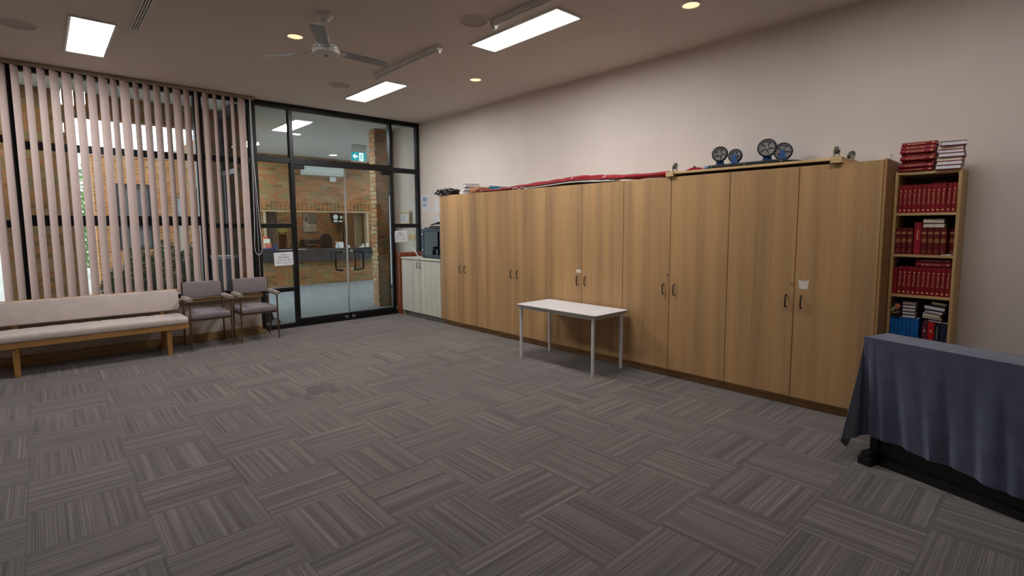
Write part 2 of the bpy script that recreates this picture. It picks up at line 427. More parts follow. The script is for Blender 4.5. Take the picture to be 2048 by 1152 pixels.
# ================================================================== SETTING
struct(B().box(-4.6, WX, -2.6, GY + 0.04, -0.1, 0).obj('floor', 'carpet'))
struct(B().box(WX, 9.2, GY + 0.04, 17.6, -0.1, -0.002).box(2.3, WX, GY + 0.04, 17.6, -0.1, -0.002).obj('floor_lobby', 'lobby_carpet'))
struct(B().box(-4.6, WX, -2.6, GY, CEIL, CEIL + 0.12).obj('ceiling', 'ceiling'))
struct(B().box(-6, 9.2, GY, 9.88, CEIL, CEIL + 0.12).box(2.63, 9.2, 9.88, 17.6, CEIL, CEIL + 0.12).obj('ceiling_lobby', 'lobby_ceiling'))
struct(B().box(WX, WX + 0.12, -2.6, 9.4, 0, CEIL).obj('wall_right', 'wall'))
struct(B().box(-4.72, -4.6, -2.6, GY, 0, CEIL).obj('wall_left', 'wall'))
struct(B().box(-4.6, WX, -2.72, -2.6, 0, CEIL).obj('wall_back', 'wall'))
struct(B().box(-4.6, 2.40, 8.30, 8.42, 0, 0.57).obj('wall_under_windows', 'wall_low'))
struct(B().box(-4.6, 2.40, 8.19, 8.47, 0.57, 0.62).obj('trim_1', 'trim', bevel=0.004))
struct(B().box(-4.6, 2.40, 8.28, 8.30, 0.055, 0.115).box(-4.6, 2.44, 8.235, 8.30, 0.0, 0.055).obj('baseboard_front', 'trim', bevel=0.004))

# brick walls of the porch and lobby
w = B().box(-0.36, 0.45, 9.65, 9.88, 0, CEIL).box(-6.0, -0.36, 9.65, 9.88, 3.19, CEIL).box(-6.0, -5.0, 9.65, 9.88, 0, 3.19).box(0.45, 1.97, 9.65, 9.88, 3.19, CEIL).box(1.97, 2.75, 9.65, 9.88, 0, CEIL)
for i in range(20): w.box(2.75, 2.79 if i % 2 else 2.775, 9.65, 9.88, i * 0.172 + 0.01, i * 0.172 + 0.086)
struct(w.obj('wall_porch', 'brick'))
w = B().box(4.95, 9.0, 9.40, 9.63, 0, CEIL)
struct(w.obj('wall_nib', 'brick'))
w = B()
for i in range(41):
    dx = [0, 0.012, 0.004, 0.016][i % 4]
    w.box(4.945 - dx, 4.955, 9.402, 9.628, i * 0.086, min(CEIL, i * 0.086 + 0.078))
struct(w.obj('trim_2', 'brick_nib_lit'))
# far lobby wall with the reception opening
w = B().box(2.63, 4.36, 14.4, 14.62, 0, CEIL).box(4.36, 7.22, 14.4, 14.62, 0, 0.97).box(4.36, 7.22, 14.4, 14.62, 2.04, CEIL).box(7.22, 9.2, 14.4, 14.62, 0, CEIL)
struct(w.obj('wall_lobby_back', 'brick'))
w = B()
for i in range(28):
    x = 4.20 + i * 0.115
    w.box(x, x + 0.1, 14.385, 14.4, 2.06, 2.27)
struct(w.obj('trim_3', 'brick', bevel=0.003))
struct(B().box(4.25, 7.32, 14.34, 14.46, 2.015, 2.05).box(7.20, 7.27, 14.36, 14.5, 0.95, 2.02).box(4.32, 4.38, 14.36, 14.5, 0.95, 2.02).obj('trim_4', 'curtain_pale'))
struct(B().box(2.63, 2.75, 9.88, 10.3, 0, CEIL).box(2.63, 2.75, 10.3, 13.9, 2.5, CEIL).box(2.63, 2.75, 13.9, 14.4, 0, CEIL).obj('wall_lobby_left', 'brick'))
struct(B().box(9.0, 9.12, 9.63, 10.2, 0, CEIL).box(9.0, 9.12, 10.2, 13.9, 3.1, CEIL).box(9.0, 9.12, 13.9, 14.4, 0, CEIL).obj('wall_lobby_right', 'wall'))
struct(B().box(3.9, 9.2, 17.4, 17.6, 0, CEIL).obj('wall_office_back', 'brick'))
struct(B().box(3.78, 3.9, 14.62, 17.6, 0, CEIL).obj('wall_office_left', 'brick'))
struct(B().box(9.0, 9.12, 14.62, 17.4, 0, CEIL).obj('wall_office_right', 'wall'))

# ------------------------------------------------------------------ glazed wall
def window(name, x0, x1, z0, z1, bars, fr=0.05, y=GY, right_closed=True):
    """bars: list of (z, height) horizontal rails"""
    t = bpy.data.objects.new(name, None); COL.objects.link(t); t.location = ((x0 + x1) / 2, y, z0); struct(t)
    o = t.location
    f = B(o).box(x0, x0 + fr, y - 0.05, y + 0.05, z0, z1).box(x1 - fr, x1, y - 0.05, y + 0.05, z0, z1)
    f.box(x0 + fr, x1 - fr, y - 0.05, y + 0.05, z1 - fr, z1).box(x0 + fr, x1 - fr, y - 0.05, y + 0.05, z0, z0 + fr)
    f.obj('window_frame', 'frame', t, bevel=0.003)
    for z, h in bars: B(o).box(x0 + fr, x1 - fr, y - 0.045, y + 0.045, z - h / 2, z + h / 2).obj('glazing_bar', 'frame', t, bevel=0.003)
    zs = [z0 + fr] + [v for z, h in sorted(bars) for v in (z - h / 2, z + h / 2)] + [z1 - fr]
    for i in range(0, len(zs), 2): B(o).box(x0 + fr, x1 - fr, y - 0.003, y + 0.003, zs[i], zs[i + 1]).obj('pane', 'glass', t)
    return t
TOPZ = 3.50
window('window_1', -2.05, -0.145, 0.62, TOPZ, [(2.645, 0.085), (1.66, 0.09)])
window('window_2', -0.145, 1.75, 0.62, TOPZ, [(2.59, 0.09), (1.70, 0.13)], 0.055)
window('window_3', 1.75, 2.44, 0.62, TOPZ, [(2.60, 0.085), (1.63, 0.07)], 0.045)
window('window_4', 2.44, 3.04, 0.0, TOPZ, [(2.655, 0.085), (1.63, 0.07), (0.61, 0.065)], 0.06)
window('window_5', 4.735, WX - 0.005, 0.0, TOPZ, [(2.63, 0.085), (1.62, 0.075)], 0.055)
window('window_6', -4.6, -2.05, 0.62, TOPZ, [(2.645, 0.085), (1.66, 0.09)])
struct(B().box(-4.6, WX, GY - 0.055, GY + 0.055, TOPZ, CEIL).obj('trim_5', 'frame'))
# clerestory above the doors
t = bpy.data.objects.new('window_7', None); COL.objects.link(t); t.location = (3.89, GY, 2.6); struct(t)
B(t.location).box(3.04, 4.735, GY - 0.05, GY + 0.05, 2.60, 2.70).box(3.04, 4.735, GY - 0.05, GY + 0.05, 3.44, 3.50).obj('window_frame', 'frame', t, bevel=0.003)
B(t.location).box(3.04, 4.735, GY - 0.003, GY + 0.003, 2.70, 3.44).obj('pane', 'glass', t)
# pair of frameless glass doors
def door(name, x0, x1, side):
    t = bpy.data.objects.new(name, None); COL.objects.link(t); t.location = ((x0 + x1) / 2, GY, 0); struct(t); o = t.location
    B(o).box(x0 + 0.004, x1 - 0.004, GY - 0.006, GY + 0.006, 0.10, 2.585).obj('pane', 'glass', t)
    B(o).box(x0, x1, GY - 0.03, GY + 0.03, 0.012, 0.115).obj('bottom_rail', 'frame', t, bevel=0.003)
    px = x0 if side < 0 else x1
    B(o).box(px if side < 0 else px - 0.16, px + 0.16 if side < 0 else px, GY - 0.035, GY + 0.035, 2.535, 2.592).obj('patch_fitting', 'frame', t, bevel=0.003)
    mx = x1 if side < 0 else x0; s = -side
    ex = x1 - 0.004 if side < 0 else x0 + 0.004
    B(o).box(ex - 0.004, ex + 0.004, GY - 0.0075, GY + 0.0075, 0.12, 2.58).obj('edge_strip', 'steel', t)
    B(o).box(mx - s * 0.03, mx - s * 0.09, GY - 0.034, GY - 0.029, 0.035, 0.075).obj('lock_cylinder', 'steel', t)
    a = mx - s * 0.085
    for dy in (-1, 1):
        bx = a - s * (0.15 if dy < 0 else 0.08)
        y0, y1 = GY + dy * 0.008, GY + dy * 0.085
        pts = [(a, y0, 1.185), (a - s * 0.02, GY + dy * 0.05, 1.188), (a - s * 0.08, y1, 1.187), (bx - s * 0.0, y1, 1.165), (bx - s * 0.01, y1, 1.12), (bx - s * 0.01, y1, 0.93), (bx, y1, 0.885), (a - s * 0.08, y1, 0.867), (a - s * 0.02, GY + dy * 0.05, 0.866), (a, y0, 0.868)]
        h = B(o).tube(pts, 0.016, 12).obj('door_handle', 'black', t, smooth=True)
        B(o).cyl((a, y0, 1.185), (a, y0 + dy * 0.03, 1.185), 0.0185).cyl((a, y0, 0.868), (a, y0 + dy * 0.03, 0.868), 0.0185).obj('handle_ferrule', 'steel', h, smooth=True)
    return t
door('door_1', 3.045, 3.886, -1)
door('door_2', 3.894, 4.732, 1)
struct(B().box(2.44, 5.35, 8.40, 8.445, 0, 0.02).obj('trim_6', 'frame'))

# partition across the porch, seen through the blind
t = bpy.data.objects.new('window_8', None); COL.objects.link(t); t.location = (2.26, 9.0, 0); struct(t); o = t.location
B(o).box(2.21, 2.30, 9.36, 9.46, 0, 3.44).box(2.21, 2.30, 8.60, 9.36, 3.32, 3.44).box(2.22, 2.29, 8.60, 9.36, 2.42, 2.50).box(2.22, 2.29, 9.20, 9.28, 0, 2.42).obj('window_frame', 'frame_grey', t, bevel=0.004)
B(o).box(2.25, 2.258, 8.62, 9.36, 2.50, 3.32).box(2.25, 2.258, 8.62, 9.20, 0.05, 2.42).obj('pane', 'glass_tint', t)
struct(B().box(-6, 2.30, 8.54, 9.65, -0.1, -0.002).obj('floor_porch', 'concrete'))
# unseen side glazing, put in to light the lobby
t = bpy.data.objects.new('window_9', None); COL.objects.link(t); t.location = (2.69, 12.1, 0); struct(t); o = t.location
f = B(o)
for y in (10.3, 11.2, 12.1, 13.0, 13.85): f.box(2.66, 2.72, y, y + 0.05, 0, 2.5)
f.box(2.66, 2.72, 10.3, 13.9, 2.44, 2.5).obj('window_frame', 'frame', t)
B(o).box(2.687, 2.693, 10.35, 13.85, 0.0, 2.44).obj('pane', 'glass', t)
t = bpy.data.objects.new('window_10', None); COL.objects.link(t); t.location = (9.05, 12.05, 0); struct(t); o = t.location
f = B(o)
for y in (10.2, 11.4, 12.6, 13.85): f.box(9.03, 9.09, y, y + 0.05, 0, 3.1)
f.box(9.03, 9.09, 10.2, 13.9, 3.04, 3.1).obj('window_frame', 'frame', t)
B(o).box(9.057, 9.063, 10.25, 13.85, 0.0, 3.04).obj('pane', 'glass', t)

# ------------------------------------------------------------------ ceiling fittings
def light_panel(x, y, label, m='panel', group='recessed light panels'):
    t = thing('ceiling_light_panel', label, 'ceiling light', (x, y, CEIL), 0, group)
    w, l, f = 0.155, 0.605, 0.022
    b = B().box(-w - f, -w, -l - f, l + f, -0.014, 0.0).box(w, w + f, -l - f, l + f, -0.014, 0.0).box(-w, w, -l - f, -l, -0.014, 0).box(-w, w, l, l + f, -0.014, 0)
    b.obj('frame', 'white_enamel', t, bevel=0.002)
    B().box(-w, w, -l, l, -0.006, 0.0).obj('diffuser', m, t)
    return t
light_panel(3.645, 6.88, 'rectangular light panel in the ceiling nearest the glass doors')
light_panel(3.64, 3.82, 'largest light panel, beside the batten over the middle of the room')
light_panel(0.50, 6.87, 'light panel above the vertical blind at the left')
light_panel(3.64, 0.77, 'light panel over the bookcase and draped table', 'panel_dim')
light_panel(0.50, 3.82, 'light panel over the left side of the carpet', 'panel_dim')
light_panel(3.65, 10.24, 'light panel in the lobby ceiling just beyond the glass doors', 'panel_lobby', 'lobby light panels')
light_panel(6.2, 16.1, 'added unseen light panel in the office ceiling beyond the reception opening', 'panel_lobby', 'lobby light panels')  # unseen lamp added to brighten the office
light_panel(-1.15, 9.08, 'added unseen light panel in the porch ceiling left of the blind', 'panel', 'lobby light panels').rotation_euler = (0, 0, PI / 2)  # lamp added out of view to lift the porch brightness
light_panel(7.4, 10.9, 'added light panel hidden in the lobby ceiling behind the brick pillar', 'panel_lobby', 'lobby light panels')  # extra lamp added behind the pillar to lift the lobby
light_panel(8.25, 13.1, 'added unseen light panel in the lobby ceiling before the reception opening', 'panel_lobby', 'lobby light panels')  # extra lamp added out of sight to brighten the lobby
light_panel(3.70, 13.42, 'far light panel in the lobby ceiling, by the toothed brick edge', 'panel_lobby', 'lobby light panels')

def downlight(x, y, label, m, r=0.072, group='warm downlights'):
    t = thing('downlight', label, 'ceiling light', (x, y, CEIL), 0, group)
    B().lathe((0, 0, 0), [(r + 0.018, 0.0), (r + 0.018, -0.003), (r + 0.012, -0.007), (r, -0.007), (r, -0.001)], 40).obj('trim_ring', 'white_enamel', t, smooth=True)
    B().lathe((0, 0, 0), [(r, -0.002), (r * 0.7, -0.003), (0.001, -0.004)], 40).obj('lamp', m, t)
downlight(2.024, 5.443, 'round warm downlight beside the ceiling fan', 'warm_lamp')
downlight(4.333, 5.443, 'small round warm downlight close to the right wall', 'warm_lamp')
downlight(4.309, 2.389, 'round warm downlight at the top edge over the cupboards', 'warm_lamp')
downlight(4.03, 11.02, 'bright white round light in the lobby behind the door jamb', 'cool_lamp', 0.09, 'lobby downlights')
downlight(5.906, 13.56, 'bright white round light in the lobby left of the exit sign', 'cool_lamp', 0.10, 'lobby downlights')

for x, y, lb in ((-0.02, 6.86, 'round ceiling speaker at the top left corner'), (3.116, 3.93, 'round ceiling speaker beside the large light panel'), (3.116, 6.85, 'faint round ceiling speaker left of the panel near the doors')):
    t = thing('ceiling_speaker', lb, 'speaker', (x, y, CEIL), 0, 'round ceiling speakers')
    B().lathe((0, 0, 0), [(0.145, 0), (0.145, -0.004), (0.135, -0.009), (0.128, -0.009), (0.128, -0.002)], 48).obj('rim', 'ceiling', t, smooth=True)
    B().lathe((0, 0, 0), [(0.128, -0.003), (0.06, -0.006), (0.001, -0.007)], 48).obj('grille', 'speaker', t, smooth=True)

for (y0, y1, lb) in ((4.69, 6.09, 'bare white fluorescent batten on the ceiling between fan and light panel'), (2.40, 3.80, 'white ribbed batten on the ceiling alongside the large light panel')):
    t = thing('fluorescent_batten', lb, 'ceiling light', (3.25, (y0 + y1) / 2, CEIL), 0, 'empty battens')
    o = t.location
    B(o).box(3.222, 3.278, y0, y1, CEIL - 0.045, CEIL).obj('channel', 'white_plastic', t, bevel=0.004)
    B(o).box(3.236, 3.264, y0 + 0.03, y1 - 0.03, CEIL - 0.052, CEIL - 0.045).obj('cover', 'fan_blade', t)
    for y in (y0 + 0.01, y1 - 0.01):
        B(o).box(3.215, 3.285, y - 0.018, y + 0.018, CEIL - 0.055, CEIL - 0.001).cyl((3.25, y - 0.018, CEIL - 0.068), (3.25, y + 0.018, CEIL - 0.068), 0.017).obj('lampholder', 'white_enamel', t, bevel=0.003)

t = thing('ceiling_vent', 'long three-slot air grille in the ceiling at the upper left', 'vent', (0.81, 5.2, CEIL))
b = B(t.location)
for x in (0.776, 0.7955, 0.815, 0.8345): b.box(x - 0.0045, x + 0.0045, 4.1, 6.28, CEIL - 0.012, CEIL)
b.box(0.772, 0.838, 6.27, 6.285, CEIL - 0.012, CEIL).obj('slot_frame', 'white_plastic', t)
B(t.location).box(0.776, 0.834, 4.1, 6.27, CEIL - 0.003, CEIL).obj('dark_slot', 'black', t)

# ceiling fan
t = thing('ceiling_fan', 'white three-blade ceiling fan on a short rod', 'fan', (2.025, 4.715, CEIL)); o = t.location
B().lathe((0, 0, 0), [(0.072, 0), (0.074, -0.012), (0.068, -0.026), (0.046, -0.046), (0.040, -0.052), (0.038, -0.075), (0.001, -0.078)], 40).obj('canopy', 'white_enamel', t, smooth=True)
B().cyl((0, 0, -0.07), (0, 0, -0.27), 0.011).cyl((0.02, 0.0, -0.07), (0.012, 0, -0.24), 0.003).obj('down_rod', 'white_enamel', t, smooth=True)
B().lathe((0, 0, 0), [(0.03, -0.19), (0.034, -0.2), (0.034, -0.26), (0.03, -0.265)], 24).obj('rod_cover', 'white_enamel', t, smooth=True)
mt = B().lathe((0, 0, 0), [(0.001, -0.272), (0.05, -0.274), (0.104, -0.283), (0.113, -0.291), (0.114, -0.316), (0.118, -0.321), (0.118, -0.340), (0.113, -0.348), (0.106, -0.350), (0.09, -0.352), (0.001, -0.362)], 48).obj('motor', 'white_enamel', t, smooth=True)
B().lathe((0, 0, 0), [(0.1155, -0.306), (0.1155, -0.311)], 48).obj('trim_band', 'steel', mt, smooth=True)
B().cyl((0, 0, -0.360), (0, 0, -0.367), 0.012).obj('cap_screw', 'black', mt)
for k, a in enumerate((1, 121, 241)):
    Rm = Matrix.Rotation(math.radians(a), 4, 'Z') @ Matrix.Translation((0, 0, -0.315)) @ Matrix.Rotation(math.radians(-11), 4, 'X')
    out = [(0.13, -0.045), (0.20, -0.058), (0.57, -0.066), (0.60, -0.056), (0.645, 0.05), (0.62, 0.058), (0.20, 0.052), (0.13, 0.04)]
    bl = B().prism([Rm @ Vector((x, y, 0)) for x, y in out], (Rm.to_3x3() @ Vector((0, 0, 0.004)))).obj('blade', 'fan_blade', t)
    B().prism([Rm @ Vector((x, y, -0.004)) for x, y in [(0.09, -0.02), (0.19, -0.03), (0.19, 0.03), (0.09, 0.02)]], (Rm.to_3x3() @ Vector((0, 0, 0.004)))).obj('blade_bracket', 'white_enamel', bl)

# ------------------------------------------------------------------ vertical blind
t = thing('vertical_blind', 'long pinkish fabric vertical blind across the left windows', 'blind', (0.9, 8.33, 0))
o = t.location
B(o).box(-1.4, 2.46, 8.30, 8.355, 3.475, 3.515).obj('head_rail', 'rail', t, bevel=0.004)
cent = [(-0.533, .07), (-0.420, .07), (-0.307, .075), (-0.196, .07), (-0.087, .067), (0.024, .066), (0.138, .071), (0.251, .08), (0.364, .086), (0.476, .082), (0.592, .082), (0.709, .090), (0.813, .066), (0.921, .097), (1.039, .059), (1.150, .077), (1.263, .08), (1.376, .063), (1.486, .094), (1.600, .074), (1.712, .05), (1.824, .077), (1.940, .047), (2.051, .045), (2.162, .049), (2.281, .092)]
for i in range(7): cent.insert(0, (cent[0][0] - 0.1125, 0.075))
for i, (c, w) in enumerate(cent):
    L = 0.121
    # solve the turn angle whose projection has the seen width
    best = min((abs((L * math.cos(a) - (c / 8.33) * L * math.sin(a)) - w), a) for a in [math.radians(q) for q in range(5, 75)])[1]
    tw = {19: 0.5, 20: -0.2}.get(i - 7 + 1, 0)
    rows = []
    for j in range(9):
        z = 3.465 - (3.465 - 0.70) * j / 8; aa = best + random.uniform(-0.01, 0.01) + (tw * (j / 8) ** 2 if tw else 0)
        row = []
        for q in range(7):
            u = (q / 6 - 0.5) * L; bow = 0.006 * (1 - (2 * q / 6 - 1) ** 2)
            row.append((c + u * math.cos(aa) + bow * math.sin(aa), 8.33 + u * math.sin(aa) - bow * math.cos(aa), z))
        rows.append(row)
    B(o).grid(rows, 0.0008).obj('slat', 'blind', t, smooth=True)
B(o).tube([(-1.3 + k * 0.1, 8.27, 0.705 + 0.004 * math.sin(k * 1.9)) for k in range(37)], 0.0015, 6).obj('bottom_chain', 'white_plastic', t)
B(o).tube([(2.375, 8.26, 3.47), (2.37, 8.25, 2.6), (2.35, 8.24, 1.7), (2.335, 8.24, 1.32), (2.345, 8.24, 1.24), (2.37, 8.24, 1.20), (2.40, 8.24, 1.195), (2.43, 8.24, 1.23), (2.44, 8.24, 1.30), (2.42, 8.24, 1.7), (2.385, 8.25, 2.6), (2.385, 8.26, 3.47)], 0.0035, 8).obj('control_cord', 'white_plastic', t, smooth=True)
p = B(o).tube([(2.385, 8.27, 3.47), (2.392, 8.25, 1.6), (2.394, 8.25, 0.84)], 0.002, 6).obj('pull_cord', 'white_plastic', t)
B(o).box(2.372, 2.414, 8.24, 8.262, 0.765, 0.84).obj('cord_weight', 'pine', p, bevel=0.004)

# ------------------------------------------------------------------ tall cupboards
def handle_mesh(parent, y, z0, z1, x, o, m='black'):
    B(o).tube([(x, y, z1), (x - 0.02, y, z1), (x - 0.029, y, z1 - 0.009), (x - 0.029, y, z0 + 0.009), (x - 0.02, y, z0), (x, y, z0)], 0.006, 10).obj('handle', m, parent, smooth=True)
SE = [7.01, 6.40, 5.812, 5.212, 4.612, 4.012, 3.414, 2.826, 2.213, 1.612, 1.012]
where = ['next to the low pale cupboard', 'between the low cupboard end and the white table', 'behind the white table', 'just right of the white table', 'beside the bookcase at the near end']
for i in range(5):
    y1, ym, y0 = SE[2 * i], SE[2 * i + 1], SE[2 * i + 2]
    t = thing('tall_cupboard', 'tall two-door wood veneer cupboard ' + where[i], 'cupboard', (5.08, (y0 + y1) / 2, 0), 0, 'row of tall wood veneer cupboards')
    o = t.location; e = 0.0015
    c = B(o).box(CX + 0.02, WX - 0.006, y0 + e, y0 + 0.018, 0.06, 2.10).box(CX + 0.02, WX - 0.006, y1 - 0.018, y1 - e, 0.06, 2.10)
    c.box(CX + 0.02, WX - 0.006, y0 + 0.018, y1 - 0.018, 2.08, 2.10).box(CX + 0.02, WX - 0.006, y0 + 0.018, y1 - 0.018, 0.06, 0.08).box(WX - 0.016, WX - 0.006, y0 + 0.018, y1 - 0.018, 0.08, 2.08)
    c.obj('carcass', 'veneer_side', t)
    B(o).box(CX + 0.045, CX + 0.065, y0 + e, y1 - e, 0.0, 0.062).obj('plinth', 'plinth', t)
    for s, (a, b_) in ((1, (ym, y1)), (-1, (y0, ym))):
        g = 0.003
        d = B(o).box(CX, CX + 0.018, a + g, b_ - g, 0.085, 2.098).obj('door', 'veneer', t, bevel=0.001)
        hy = ym + s * 0.062
        handle_mesh(d, hy, 0.885, 0.99, CX, o)
    if i != 0:
        B(o).cyl((CX + 0.002, ym + 0.024, 1.09), (CX - 0.005, ym + 0.024, 1.09), 0.0105).obj('lock', 'steel', t, smooth=True)
# end panel beside the bookcase
tag(B((5.08, 1.0, 0)).box(CX - 0.012, WX - 0.006, 0.990, 1.009, 0.0, 2.105).obj('end_panel', 'veneer_side', bevel=0.001, loc=(5.08, 1.0, 0)), 'narrow wood side panel between the cupboards and the bookcase', 'panel')
# little labels stuck on the doors
t = thing('door_label', 'small cream label above the handles of the cupboard behind the white table', 'label', (CX - 0.001, 4.052, 1.053))
B(t.location).box(CX - 0.0016, CX - 0.0004, 4.022, 4.096, 1.035, 1.072).obj('card', 'pages', t)
b = B(t.location)
for k in range(2): b.box(CX - 0.0020, CX - 0.0016, 4.032, 4.080, 1.044 + k * 0.011, 1.0475 + k * 0.011)
b.obj('printed_lines', 'hub_grey', t)
t = thing('sticky_note', 'blank pale yellow note taped on the nearest cupboard door', 'note', (CX - 0.001, 1.54, 1.09))
B(t.location).prism([(CX - 0.0008, 1.580, 1.122), (CX - 0.0008, 1.500, 1.122), (CX - 0.0008, 1.508, 1.050), (CX - 0.0008, 1.572, 1.052)], (-0.0008, 0, 0)).obj('paper_slip', 'pages', t)
B(t.location).box(CX - 0.0024, CX - 0.0016, 1.497, 1.583, 1.108, 1.124).obj('tape', 'card_white', t)

# ------------------------------------------------------------------ low pale cupboard
t = thing('low_cupboard', 'waist-high pale grey two-door cupboard by the glass doors', 'cupboard', (5.08, 7.635, 0)); o = t.location
y0, y1, ym = 7.016, 8.255, 7.655
B(o).box(CX + 0.02, WX - 0.006, y0, y0 + 0.018, 0.09, 1.03).box(CX + 0.02, WX - 0.006, y1 - 0.018, y1, 0.0, 1.03).box(WX - 0.02, WX - 0.006, y0 + 0.018, y1 - 0.018, 0.09, 1.03).box(CX + 0.02, WX - 0.02, y0 + 0.018, y1 - 0.018, 0.09, 0.108).obj('carcass', 'laminate', t)
B(o).box(CX - 0.012, WX - 0.006, y0, y1 + 0.005, 1.03, 1.056).obj('top', 'laminate', t, bevel=0.002)
B(o).box(CX + 0.05, CX + 0.07, y0, y1 - 0.02, 0.0, 0.09).obj('plinth', 'plinth_grey', t)
for s, (a, b_) in ((1, (ym, y1)), (-1, (y0, ym))):
    d = B(o).box(CX, CX + 0.018, a + 0.002, b_ - 0.002, 0.092, 1.027).obj('door', 'laminate', t, bevel=0.001)
    handle_mesh(d, ym + s * 0.052, 0.885, 0.975, CX, o, 'teal_grey')

# glass-fronted equipment cabinet on it
t = thing('equipment_cabinet', 'dark slate cabinet with a glass door standing on the low pale cupboard', 'cabinet', (5.1, 7.42, 1.056)); o = t.location
xf, y0, y1, z0, z1 = 4.885, 7.10, 7.715, 1.072, 1.56
B(o).box(xf + 0.02, 5.32, y0, y0 + 0.02, z0, z1).box(xf + 0.02, 5.32, y1 - 0.02, y1, z0, z1).box(xf + 0.02, 5.32, y0 + 0.02, y1 - 0.02, z1 - 0.03, z1).box(xf + 0.02, 5.32, y0 + 0.02, y1 - 0.02, z0, z0 + 0.03).box(5.30, 5.32, y0 + 0.02, y1 - 0.02, z0 + 0.03, z1 - 0.03).obj('body', 'teal_grey', t, bevel=0.006)
B(o).box(xf + 0.03, 5.30, y0 + 0.01, y1 - 0.01, 1.056, 1.072).obj('foot_base', 'black', t)
d = B(o).box(xf, xf + 0.018, y0, y0 + 0.055, z0, z1).box(xf, xf + 0.018, y1 - 0.085, y1, z0, z1).box(xf, xf + 0.018, y0 + 0.055, y1 - 0.085, z0, z0 + 0.05).box(xf, xf + 0.018, y0 + 0.055, y1 - 0.085, z1 - 0.05, z1).obj('door', 'teal_grey', t, bevel=0.004)
B(o).box(xf + 0.006, xf + 0.011, y0 + 0.055, y1 - 0.085, z0 + 0.05, z1 - 0.05).obj('glass_pane', 'cabinet_glass', d)
for z in (1.20, 1.47): B(o).cyl((xf + 0.001, y1 - 0.04, z), (xf - 0.006, y1 - 0.04, z), 0.014).obj('latch', 'white_plastic', d, smooth=True)
B(o).box(5.285, 5.298, y0 + 0.03, y1 - 0.03, z0 + 0.04, z1 - 0.04).obj('back_lining', 'inside_pale', t)
B(o).box(5.0, 5.28, y0 + 0.05, y0 + 0.33, z0 + 0.05, z0 + 0.12).box(4.98, 5.28, y0 + 0.30, y0 + 0.50, z0 + 0.21, z0 + 0.27).obj('equipment', 'black', t)
B(o).tube([(4.97, 7.52, 1.13), (4.95, 7.52, 1.24), (4.95, 7.47, 1.29), (4.97, 7.44, 1.22), (4.97, 7.44, 1.13)], 0.012, 8).tube([(4.95, 7.36, 1.13), (4.94, 7.35, 1.2), (4.95, 7.28, 1.215), (4.95, 7.22, 1.2), (4.95, 7.22, 1.13)], 0.012, 8).obj('cable', 'rubber', t, smooth=True)
tag(B((5.1, 7.4, 1.56)).box(4.90, 5.30, 7.10, 7.64, 1.562, 1.585, Matrix.Identity(4)).box(4.93, 5.30, 7.06, 7.52, 1.587, 1.615).obj('folder_pile', 'black', bevel=0.004, loc=(5.1, 7.4, 1.56)), 'flat black folders lying on the slate cabinet', 'folders')
b = B((5.05, 7.3, 1.62))
for k in range(7):
    y = 7.46 - k * 0.06
    b.tube([(4.93, y, 1.63 + k * 0.006), (5.02, y - 0.03, 1.655 + k * 0.007 + 0.01 * (k % 2)), (5.2, y - 0.02, 1.64 + k * 0.006), (5.28, y, 1.63)], 0.012, 8)
tag(b.obj('cable_bundle', 'rubber', smooth=True, loc=(5.05, 7.3, 1.62)), 'black cables heaped on top of the folders', 'cable')
b = B((4.86, 7.86, 1.056)); b.tube([(4.88, 7.80, 1.062), (4.86, 7.84, 1.14), (4.85, 7.90, 1.20), (4.83, 7.98, 1.235)], 0.016, 8, flat=0.35)
tag(b.obj('paper_fan', 'card_white', smooth=True, loc=(4.86, 7.86, 1.056)), 'curled pale leaflet standing beside the slate cabinet', 'leaflet')

# red-brown timber surround behind the low cupboard
t = thing('timber_surround', 'red-brown varnished timber board standing between the glass wall and the low cupboard', 'board', (5.05, 8.35, 0)); o = t.location
B(o).box(4.79, 4.90, 8.30, 8.42, 0.0, 1.06).obj('upright', 'red_timber', t, bevel=0.003)
B(o).box(4.79, 5.34, 8.29, 8.43, 1.06, 1.13).obj('top_rail', 'red_timber', t, bevel=0.003)
B(o).box(4.90, 5.34, 8.34, 8.38, 0.0, 1.06).obj('back_board', 'red_timber', t)

# notices on the right wall
def notice(name, label, y0, y1, z0, z1, lines, x=WX):
    t = thing(name, label, 'notice', (x, (y0 + y1) / 2, (z0 + z1) / 2))
    B(t.location).box(x - 0.003, x - 0.001, y0, y1, z0, z1).obj('sheet', 'paper', t)
    return t
t = notice('wall_notice', 'laminated notice taped on the wall right of the glass corner', 8.19, 8.41, 1.89, 2.19, 0)
B(t.location).box(WX - 0.0045, WX - 0.003, 8.22, 8.37, 2.07, 2.15).box(WX - 0.0045, WX - 0.003, 8.23, 8.28, 1.98, 2.03).box(WX - 0.0045, WX - 0.003, 8.30, 8.35, 1.97, 2.03).obj('printed_figure', mat('pale_blue_print', (150, 168, 200), 0.8), t)
t = notice('wall_notice', 'faint list pinned on the wall beside the tall cupboard', 7.78, 7.96, 1.86, 2.10, 0)
t = notice('wall_notice', 'small white card on the wall above the slate cabinet', 7.80, 8.0, 1.69, 1.79, 0)

